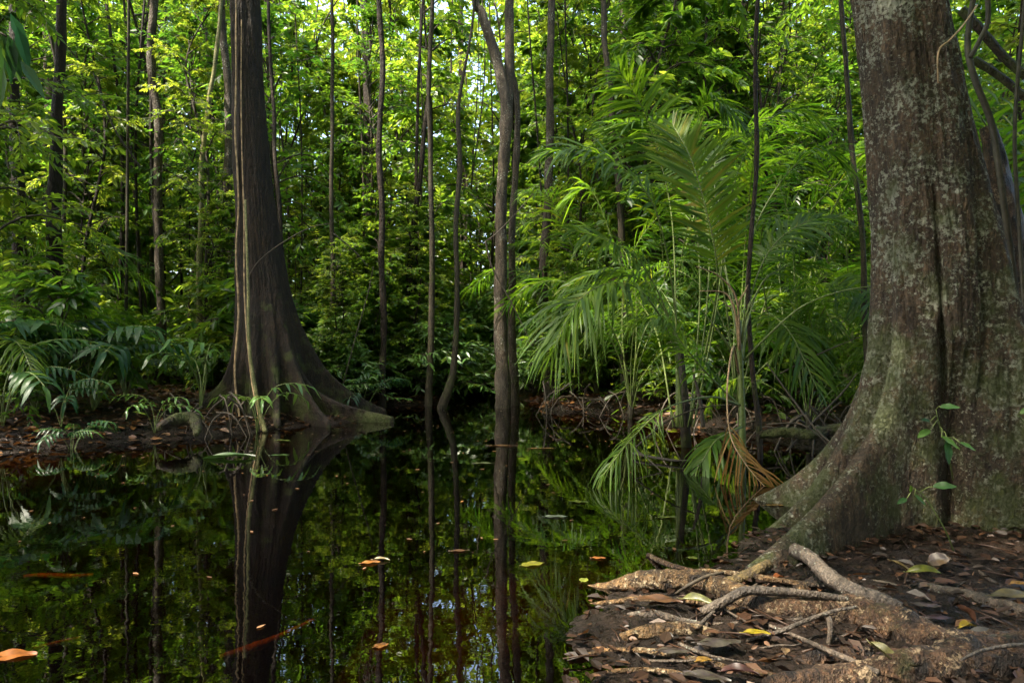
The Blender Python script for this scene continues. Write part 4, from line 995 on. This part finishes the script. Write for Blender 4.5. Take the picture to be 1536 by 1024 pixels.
# ------------------------------------------------------------------ logs and roots on the near bank
def log(label, pts, mat, name='log', n=130, sides=30, rough=0.16, zoff=None, freq=9, cat='log', knots=0):
    q, r = [], []
    for e in pts:
        px, py, w = e[:3]; zz = e[3] if len(e) > 3 else 0.05
        zz += 0.010 * min(1, w / 30.0); d = dz(py, zz); rad = w * 0.5 * d / F * 0.95
        q.append(P(px, py, d)); r.append(rad)
    b = q[0].copy()
    c = spline([k - b for k in q], n); rr = np.interp(np.linspace(0, 1, n), np.linspace(0, 1, len(r)), r)
    mb = MB(); tube(mb, c, rr, sides, rough=rough, freq=freq, seed=float(b[0] * 7))
    V = mb.v[0]; ctr = np.repeat(c, sides, 0); m = len(ctr)
    for k in range(m):
        p0 = V[k]; q0 = Vector((p0[0] * 28 + b[0], p0[1] * 60, p0[2] * 60)); rd = p0 - ctr[k]
        f = 0.14 * mnoise.noise(q0) - 0.16 * max(0.0, 0.25 - abs(mnoise.noise(Vector((p0[0] * 14, p0[1] * 45 + b[1], p0[2] * 45))))) * 2
        V[k] = ctr[k] + rd * (1 + f)
    o = mb.build(name, mat, None, tuple(b))
    return tag(o, label, cat)


log('pale peeled log running from the water onto the near bank', [(868, 882, 6, -0.02), (915, 879, 16, 0.0), (960, 872, 30, 0.03), (1010, 870, 33, 0.06), (1060, 876, 36, 0.06), (1110, 894, 42, 0.06), (1150, 912, 44, 0.05)], M['log_pale'])
log('thick rotten brown log with pale broken bark across the near bank', [(1142, 912, 38, 0.05), (1190, 916, 46, 0.06), (1250, 918, 54, 0.06), (1300, 926, 62, 0.06), (1350, 944, 66, 0.06), (1400, 964, 66, 0.06), (1460, 974, 60, 0.05), (1540, 976, 58, 0.04)], M['log_brown'], rough=0.22)
log('thickest mottled log along the bottom edge of the near bank', [(1150, 1036, 40, 0.03), (1240, 1024, 54, 0.04), (1330, 1012, 66, 0.05), (1400, 1002, 76, 0.06), (1470, 994, 80, 0.06), (1560, 986, 84, 0.07)], M['log_brown'], rough=0.2)
log('dark thin branch lying across both pale and brown logs', [(1052, 918, 14, 0.05), (1085, 902, 15, 0.09), (1118, 886, 16, 0.125), (1160, 886, 15, 0.13), (1210, 890, 13, 0.13), (1272, 898, 10, 0.125)], M['log_dark'], name='branch', cat='branch', sides=12, rough=0.1)
log('dark bent branch rising from the brown log toward the buttress', [(1352, 912, 22, 0.10), (1320, 900, 26, 0.11), (1275, 884, 27, 0.12), (1238, 860, 25, 0.13), (1218, 838, 24, 0.15), (1190, 824, 22, 0.16)], M['log_dark'], name='branch', cat='branch', sides=14, rough=0.1)
log('short yellow-mossy stub behind the pale log', [(1085, 876, 18, 0.04), (1115, 866, 21, 0.05), (1140, 852, 20, 0.08), (1154, 845, 15, 0.09)], M['log_mossy'], name='branch', cat='branch', sides=12)
log('short pale broken stub beside the dark bent branch', [(1196, 884, 18, 0.05), (1212, 876, 18, 0.06), (1228, 868, 16, 0.07)], M['log_pale'], name='branch', cat='branch', sides=12)
log('spindle-shaped yellowish log lying alone at the water edge', [(922, 958, 8, 0.0), (945, 953, 20, 0.02), (985, 946, 28, 0.03), (1030, 945, 24, 0.03), (1072, 950, 14, 0.03), (1085, 952, 6, 0.03)], M['log_pale'])
log('dark slim branch just behind the spindle-shaped log', [(932, 926, 8, 0.0), (955, 922, 15, 0.02), (985, 922, 16, 0.03), (1020, 930, 11, 0.04), (1062, 938, 8, 0.04)], M['log_dark'], name='branch', cat='branch', sides=10)
log('blackish pointed branch right of the yellow fallen leaf', [(1070, 935, 5, 0.04), (1110, 936, 10, 0.04), (1145, 933, 13, 0.04), (1172, 927, 12, 0.05)], M['log_dark'], name='branch', cat='branch', sides=10)
log('long grey twig running to the lower right over a rotten chunk', [(1150, 936, 6, 0.06), (1190, 952, 7, 0.07), (1240, 974, 9, 0.09), (1290, 996, 11, 0.09), (1318, 1008, 10, 0.09)], M['log_dark'], name='twig', cat='twig', sides=8, rough=0.06)
log('forked grey twig leaning on the brown log', [(1120, 960, 5, 0.05), (1165, 948, 7, 0.07), (1215, 928, 8, 0.11), (1250, 916, 6, 0.14), (1285, 910, 5, 0.145)], M['log_dark'], name='twig', cat='twig', sides=8, rough=0.06)
log('knobbly short twig standing below the fork', [(1243, 924, 9, 0.12), (1246, 945, 9, 0.09), (1242, 968, 8, 0.05)], M['log_dark'], name='twig', cat='twig', sides=8)
log('thin brown twig propped on the pale log', [(1010, 892, 4, 0.03), (1035, 876, 6, 0.09), (1060, 864, 6, 0.11), (1085, 858, 4, 0.10)], M['twig'], name='twig', cat='twig', sides=7, rough=0.06)
log('rotten chunk of log with moss under the long grey twig', [(1192, 1000, 26, 0.03), (1225, 992, 36, 0.035), (1265, 984, 34, 0.035), (1305, 980, 20, 0.03)], M['log_brown'], rough=0.3, name='log_chunk')
log('dark grey root lying below the huge tree at the right edge', [(1382, 880, 18, 0.06), (1420, 888, 22, 0.07), (1465, 898, 24, 0.07), (1510, 912, 26, 0.07), (1560, 926, 26, 0.07)], M['log_dark'], name='root', cat='root')
log('slim stick half in the water behind the pale log', [(972, 832, 8, 0.0), (1000, 845, 9, 0.02), (1040, 856, 8, 0.03), (1085, 866, 6, 0.04)], M['log_brown'], name='branch', cat='branch', sides=8)
log('thin dark stick resting on the thickest bottom log', [(1440, 990, 4, 0.16), (1470, 976, 6, 0.165), (1510, 968, 7, 0.165), (1550, 966, 7, 0.16)], M['log_dark'], name='twig', cat='twig', sides=8, rough=0.05)
log('slender stick lying flat between the dark bent branch and the root', [(1290, 868, 4, 0.05), (1340, 876, 5, 0.06), (1400, 900, 5, 0.06)], M['twig'], name='twig', cat='twig', sides=7)
g = np.random.default_rng(77)
for i in range(26):
    px, py = g.uniform(930, 1500), g.uniform(860, 1010)
    if px < 1000 and py < 890: continue
    a = g.normal(0.1, 0.5); l = g.uniform(25, 90); w = g.uniform(3, 8)
    pts = [(px + l * (u - 0.5) * 2 * math.cos(a), min(1030, max(840, py + l * (u - 0.5) * math.sin(a) + g.normal(0, 3))), w * (1 - 0.5 * u), 0.045 + 0.02 * math.sin(u * 3.1)) for u in (0, 0.35, 0.7, 1)]
    o = log('thin dark rootlet half sunk in the near mud and litter', pts, M['log_dark' if i % 3 else 'log_brown'], name='rootlet', cat='root', sides=7, n=24, rough=0.12); o['group'] = 'thin rootlets on the near bank'
log('long slender tan root reaching left into the water above the spindle log', [(868, 908, 4, -0.015), (915, 903, 8, 0.005), (965, 898, 10, 0.02), (1020, 900, 11, 0.035), (1075, 906, 11, 0.05), (1120, 918, 10, 0.05)], M['log_pale'], name='root', cat='root', sides=12, n=60)
log('slender tan root curving under the spindle log into the water', [(862, 985, 4, -0.015), (905, 976, 8, 0.005), (960, 975, 9, 0.025), (1020, 984, 10, 0.035), (1090, 1000, 10, 0.045), (1160, 1012, 9, 0.05)], M['log_pale'], name='root', cat='root', sides=12, n=60)
log('thin pale root forking toward the water at the lowest left of the bank', [(868, 1016, 4, -0.01), (920, 1006, 7, 0.01), (985, 1005, 8, 0.03), (1060, 1018, 8, 0.04)], M['log_pale'], name='root', cat='root', sides=12, n=60)
log('slender tan root running along the foot of the front buttress', [(1000, 858, 4, 0.01), (1060, 856, 8, 0.04), (1120, 862, 10, 0.06), (1180, 872, 10, 0.07), (1250, 880, 8, 0.07)], M['log_pale'], name='root', cat='root', sides=12, n=60)
log('mossy fallen log lying on the dark right bank behind the water', [(1140, 652, 10, 0.22), (1175, 648, 18, 0.25), (1215, 651, 15, 0.25), (1250, 645, 19, 0.27), (1320, 642, 22, 0.3)], M['bark_dark'], rough=0.35)
log('mossy broken stub at the left waterline below the fern', [(238, 640, 12, 0.18), (262, 630, 20, 0.22), (288, 628, 22, 0.22), (296, 640, 16, 0.16), (294, 652, 8, 0.1)], M['bark_dark'], name='log_stub')
log('submerged orange stick slanting under the water at lower left', [(330, 985, 8, -0.03), (375, 972, 16, -0.03), (420, 955, 13, -0.03), (470, 930, 8, -0.03)], simple('amber_sunken_wood', (0.55, 0.24, 0.05), 0.7), name='sunken_stick', cat='stick', sides=10)
log('submerged orange stick lying level near the left edge', [(36, 864, 6, -0.03), (70, 863, 10, -0.03), (110, 864, 9, -0.03), (140, 862, 6, -0.03)], simple('amber_sunken_wood', (0.55, 0.24, 0.05), 0.7), name='sunken_stick', cat='stick', sides=10)
log('small submerged stick beside the orange floating leaf at lower left', [(50, 972, 5, -0.03), (85, 964, 8, -0.03), (120, 956, 5, -0.03)], simple('amber_sunken_wood', (0.55, 0.24, 0.05), 0.7), name='sunken_stick', cat='stick', sides=10)

# ------------------------------------------------------------------ single fallen and floating leaves
def big_leaf(label, px, py, L, W, col, z=None, az=0.0, pitch=0.0, roll=0.0, curl=0.2, cup=0.15, key=None, col2=None, name='fallen_leaf', tw=0.15, group=None, lift=0.012):
    if z is None:
        d = dz(py, 0.08)
        for _ in range(6):
            x = (px - 768) / F * d; zz = float(height(x, d)) + 0.02 if not name.startswith('float') else 0.004; d = dz(py, zz)
        z = zz + (lift if not name.startswith('float') else 0)
    d = dz(py, z); x = (px - 768) / F * d
    nu, nv = 15, 7; V = np.empty((nu, nv, 3)); ph = (px * 0.37 + py * 0.11)
    for a in range(nu):
        u = a / (nu - 1); w = W * 0.5 * max(0.0, math.sin(math.pi * (0.02 + 0.96 * u) ** 0.8)) ** 0.85
        for c in range(nv):
            f = (c / (nv - 1) - 0.5) * 2
            V[a, c] = ((u - 0.5) * L, w * f * (1 + 0.05 * math.sin(u * 21 + ph)), curl * L * (0.25 - (u - 0.5) ** 2) * (1 if True else 0) + cup * w * (abs(f) ** 1.4) + 0.04 * W * math.sin(u * 11 + f * 2 + ph) - 0.02 * W * (c == nv // 2))
    ii = (np.arange(nu - 1)[:, None] * nv + np.arange(nv - 1)[None, :]).ravel()
    mb = MB(); mb.add(V.reshape(-1, 3), np.stack([ii, ii + 1, ii + nv + 1, ii + nv], -1), smooth=True)
    tube(mb, [(-0.62 * L, 0, 0.0), (-0.5 * L, 0, V[0, 3, 2]), (-0.2 * L, 0, V[4, 3, 2] + 0.0005)], [0.0016, 0.0016, 0.0006], 5)
    o = mb.build(name, flat_leaf(key or str(col), col, col2, tw), None, (x, d, z))
    o.rotation_euler = (R(roll), R(pitch), R(az))
    return tag(o, label, 'leaf', group)


YE = (0.42, 0.36, 0.03); OR = (0.50, 0.20, 0.04); BR = (0.16, 0.075, 0.035); GR = (0.06, 0.14, 0.025); GY = (0.18, 0.22, 0.03); TN = (0.30, 0.19, 0.09); GB = (0.10, 0.085, 0.06)
fl = dict(name='floating_leaf', curl=0.03, cup=0.05)
big_leaf('large pointed green leaf floating before the left bank', 343, 686, 0.46, 0.10, GR, az=2, pitch=-3, **{**fl, 'cup': 0.5, 'curl': 0.1})
big_leaf('small green leaf floating right of the large pointed one', 420, 682, 0.16, 0.05, GR, az=10, **fl)
big_leaf('bright green leaf floating near the middle right of the pond', 870, 752, 0.105, 0.05, GY, az=-8, **fl)
big_leaf('pale silvery leaf floating level under the twisted trunk reflection', 834, 774, 0.13, 0.05, (0.30, 0.34, 0.24), az=0, **fl)
big_leaf('thin pale leaf floating just left of the twisted trunk reflection', 727, 694, 0.17, 0.04, (0.24, 0.28, 0.12), az=0, **fl)
big_leaf('yellow-green leaf floating toward the hanging orange frond', 1000, 775, 0.11, 0.04, GY, az=5, **fl)
big_leaf('round yellow-green leaf floating left of the pale log tip', 876, 869, 0.05, 0.04, (0.30, 0.34, 0.04), az=60, **fl)
big_leaf('yellow sunken leaf below the silvery leaf', 800, 845, 0.11, 0.06, (0.36, 0.34, 0.03), az=20, **fl)
big_leaf('curled orange leaf floating alone in mid pond', 556, 843, 0.085, 0.04, OR, az=15, name='floating_leaf', curl=0.05, cup=0.15)
big_leaf('pale curled leaf touching the lone orange one in mid pond', 572, 839, 0.08, 0.025, (0.45, 0.34, 0.16), az=-5, name='floating_leaf', curl=0.2, cup=0.5)
big_leaf('big flat orange leaf floating at the lower left edge', 18, 981, 0.15, 0.075, (0.40, 0.13, 0.02), az=6, name='floating_leaf', curl=0.0, cup=0.02)
big_leaf('small amber leaf floating near the bottom of the pond', 572, 967, 0.05, 0.035, OR, az=30, **fl)
big_leaf('narrow orange leaf floating by the tip of the buttress', 1165, 757, 0.14, 0.03, (0.45, 0.25, 0.05), az=0, **fl)
big_leaf('orange-brown leaf floating above the pale log', 898, 836, 0.065, 0.03, (0.42, 0.15, 0.03), az=0, **fl)
big_leaf('brown leaf floating against the dark trunk reflection', 690, 825, 0.09, 0.03, BR, az=8, **fl)
big_leaf('green leaf floating below the slim stick', 1040, 836, 0.05, 0.035, GY, az=-15, **fl)
big_leaf('green twiggy leaf floating right under the dark fluted trunk', 425, 660, 0.18, 0.06, GY, az=-20, **fl)
big_leaf('long brown leaf floating in front of the far litter bank', 815, 672, 0.25, 0.05, (0.30, 0.14, 0.04), az=3, **fl)
big_leaf('brown leaf afloat at the foot of the twisted middle trunk', 755, 668, 0.28, 0.06, (0.24, 0.11, 0.04), az=-4, **fl)
big_leaf('sunken yellow-green leaf at the near water edge', 905, 985, 0.12, 0.07, (0.30, 0.25, 0.02), az=-10, z=-0.012, **fl)
big_leaf('bright yellow leaf lying flat on the near mud', 1135, 949, 0.085, 0.035, (0.55, 0.42, 0.02), az=-6, tw=0.2)
big_leaf('arched yellow-green leaf on the mud below the huge tree', 1386, 858, 0.125, 0.035, (0.30, 0.32, 0.03), az=-8, curl=0.6, roll=35, cup=0.5)
big_leaf('upright brown leaf leaning at the foot of the huge tree', 1409, 839, 0.085, 0.06, (0.17, 0.095, 0.035), az=-40, roll=50, pitch=-20, lift=0.03)
big_leaf('curled brown-yellow leaf left of the arched one', 1352, 850, 0.09, 0.025, (0.26, 0.17, 0.04), az=-40, pitch=25, lift=0.02, cup=0.6)
big_leaf('reddish brown leaf standing on edge above the brown log', 1449, 920, 0.07, 0.05, (0.22, 0.09, 0.045), az=120, roll=40, pitch=-30, lift=0.03, cup=0.6)
big_leaf('large flat tan-green leaf at the right edge', 1522, 893, 0.16, 0.05, (0.22, 0.17, 0.06), az=-2, roll=15, lift=0.02)
big_leaf('orange leaf at the right edge above the tan-green one', 1530, 875, 0.075, 0.035, (0.46, 0.24, 0.03), az=5)
big_leaf('crumpled yellow leaf right of the brown log', 1452, 940, 0.06, 0.03, (0.50, 0.36, 0.03), az=10, cup=0.8, curl=0.3)
big_leaf('folded olive leaf beside the thickest bottom log', 1330, 988, 0.11, 0.04, (0.22, 0.20, 0.05), az=-50, pitch=35, lift=0.03, cup=0.9)
big_leaf('tan folded leaf lying right of the olive folded one', 1372, 1000, 0.09, 0.03, (0.26, 0.19, 0.07), az=8, lift=0.015, cup=0.7)
big_leaf('large wet grey-brown leaf beside the spindle-shaped log', 1078, 962, 0.14, 0.06, GB, az=4, curl=0.25, cup=-0.3, col2=(0.05, 0.03, 0.03))
big_leaf('wet grey-brown leaf below the large wet one', 1010, 975, 0.10, 0.04, GB, az=-5, curl=0.2, cup=-0.2, col2=(0.06, 0.03, 0.03))
big_leaf('curled green-yellow leaf tucked under the pale log', 1048, 902, 0.115, 0.04, (0.26, 0.26, 0.04), az=-30, cup=0.8, roll=20)
big_leaf('wide brown leaf soaked at the water edge under the pale log', 990, 900, 0.16, 0.07, BR, az=-12, curl=0.1)
big_leaf('dark red leaf near the bottom edge of the mud', 1110, 1008, 0.10, 0.04, (0.12, 0.04, 0.03), az=-10, cup=0.6)
big_leaf('brown shiny leaf above the brown log in the middle', 1392, 906, 0.085, 0.04, (0.15, 0.10, 0.09), az=-20, cup=-0.4, curl=0.3)
big_leaf('dark plum leaf right of the dark bent branch', 1408, 925, 0.09, 0.04, (0.09, 0.045, 0.05), az=-8, cup=-0.3, curl=0.3)
big_leaf('red-orange scrap of leaf behind the pale stub', 1168, 866, 0.05, 0.03, (0.40, 0.12, 0.03), az=25, cup=0.8)
big_leaf('small two-lobed tan leaf on the bare mud', 1178, 976, 0.04, 0.025, TN, az=70, cup=0.4)
big_leaf('yellow-brown rotting leaf by the large wet leaf', 1056, 990, 0.05, 0.03, (0.40, 0.22, 0.03), az=12, cup=0.3)
big_leaf('grey leaf plastered on the rotten mud at lower middle', 1060, 1015, 0.13, 0.05, GB, az=-18, curl=0.1)
big_leaf('grey broad leaf resting behind the thickest log', 1490, 952, 0.14, 0.07, (0.11, 0.10, 0.085), az=-15, curl=0.1)

dm = MB(); n = 1100
x = rng.uniform(-4, 3.5, n); y = rng.uniform(2.2, 11, n) ; k = (sdist(x, y) < -0.05) & (rng.random(n) < np.clip((y - 2) / 6, 0.1, 1)); x, y = x[k], y[k]; n = len(x); a = rng.uniform(0, 6.28, n); L = rng.uniform(0.012, 0.05, n)
leaves(dm, np.stack([x, y, np.full(n, 0.004)], -1), np.stack([np.cos(a), np.sin(a), np.zeros(n)], -1), np.tile([0, 0, 1.0], (n, 1)), L, L * 0.4, droop=0.0, fold=0.02, tint=np.clip(rng.normal(0.68, 0.22, n), 0, 1))
o = dm.build('floating_specks', M['litter']); o['kind'] = 'stuff'; o['label'] = 'tiny leaf scraps floating on the dark water'

# seedlings growing on the huge tree
for lab, st, lf in [('small seedling with a hanging dark leaf rooted in the groove of the huge tree', [(1430, 720, 3.30), (1420, 670, 3.08), (1410, 640, 3.02), (1404, 614, 3.0)],
                     [(1410, 611, 0.075, 12, 5), (1412, 655, 0.075, -30, 8), (1395, 645, 0.07, 195, 5), (1420, 660, 0.085, -95, 60), (1440, 664, 0.06, -20, 10), (1395, 632, 0.05, 160, 0)]),
                    ('thin vine with paired green leaves low on the huge buttress', [(1432, 830, 3.0), (1418, 795, 2.95), (1388, 746, 2.92), (1370, 732, 2.9)],
                     [(1400, 730, 0.085, 15, 0), (1366, 738, 0.04, 100, 0), (1372, 742, 0.05, -40, 10), (1360, 748, 0.05, 190, 10)]),
                    ('seedling with one green leaf at the right edge against the huge tree', [(1545, 650, 2.9), (1532, 628, 2.85), (1526, 622, 2.85)], [(1530, 620, 0.08, 30, 10), (1540, 640, 0.06, -30, 10)])]:
    b = P(*st[0]); t = thing('bark_seedling', lab, 'plant', tuple(b))
    cs = spline([P(*q) - b for q in st], 16)
    mb = MB(); tube(mb, cs, np.linspace(0.0034, 0.002, 16), 6)
    for px, py, L, az, dr in lf:
        p = P(px, py, st[-1][2] - 0.03) - b; k = int(np.argmin(np.linalg.norm(cs - p, axis=1)))
        tube(mb, spline([cs[k], (cs[k] + p) / 2 + np.array([0, -0.01, 0.012]), p], 8), 0.0018, 5)
    mb.build('stem', M['petiole'], t)
    for px, py, L, az, dr in lf:
        p = P(px, py, st[-1][2] - 0.03) - b; L = L * 1.05; W = L * 0.44; nu, nv = 11, 5; V = np.empty((nu, nv, 3))
        d = nrm(np.array([math.cos(R(az)), -0.3, math.sin(R(az))])); up = np.array([0.1, -0.6, 0.75]) if abs(az) < 60 or abs(az) > 150 else np.array([0.15, -1, 0.2])
        sd = nrm(np.cross(d, up)); nn = np.cross(sd, d)
        for a in range(nu):
            u = a / (nu - 1); w = W * 0.5 * max(0.0, math.sin(math.pi * (0.03 + 0.95 * u) ** 0.85)) ** 0.9
            for c in range(nv):
                f = (c / (nv - 1) - 0.5) * 2
                V[a, c] = p + d * L * u + np.array([0, 0, -1.0]) * L * 0.18 * u * u + sd * w * f + nn * (0.25 * w * abs(f) + 0.02 * L * math.sin(u * 14) * abs(f))
        ii = (np.arange(nu - 1)[:, None] * nv + np.arange(nv - 1)[None, :]).ravel()
        mb = MB(); mb.add(V.reshape(-1, 3), np.stack([ii, ii + 1, ii + nv + 1, ii + nv], -1), tint=0.7, smooth=True); mb.build('leaf', M['broad_leaf'], t)

# ------------------------------------------------------------------ light, sky, camera
SUN = nrm(np.array([-0.52, -0.32, 1.05]))
el = math.asin(SUN[2]); az = math.atan2(SUN[0], SUN[1])
w = bpy.data.worlds.new('World'); SC.world = w; w.use_nodes = True
nt = w.node_tree; bg = nt.nodes['Background']
sk = nt.nodes.new('ShaderNodeTexSky'); sk.sky_type = 'NISHITA'; sk.sun_disc = False; sk.sun_elevation = el; sk.sun_rotation = az; sk.dust_density = 4.0; sk.ozone_density = 0.3
nt.links.new(sk.outputs[0], bg.inputs[0]); bg.inputs[1].default_value = 0.15
sl = bpy.data.lights.new('sun', 'SUN'); sl.energy = 3.3; sl.angle = R(1.0); sl.color = (1.0, 0.91, 0.74)
so = bpy.data.objects.new('sun', sl); COL.objects.link(so)
so.rotation_euler = Vector((-SUN[0], -SUN[1], -SUN[2])).to_track_quat('-Z', 'Y').to_euler()
cd = bpy.data.cameras.new('camera'); cd.lens = 24; cd.sensor_width = 36; cd.clip_start = 0.05; cd.clip_end = 500
co = bpy.data.objects.new('camera', cd); COL.objects.link(co); co.location = (0, 0, H); co.rotation_euler = (R(90), 0, 0)
SC.camera = co
SC.view_settings.view_transform = 'Standard'; SC.view_settings.look = 'None'; SC.view_settings.exposure = 2.75; SC.view_settings.gamma = 1
SC.cycles.max_bounces = 7; SC.cycles.diffuse_bounces = 4; SC.cycles.glossy_bounces = 3; SC.cycles.transmission_bounces = 5; SC.cycles.transparent_max_bounces = 6
SC.cycles.use_denoising = True; SC.cycles.caustics_reflective = False; SC.cycles.caustics_refractive = False; SC.cycles.sample_clamp_indirect = 6.0
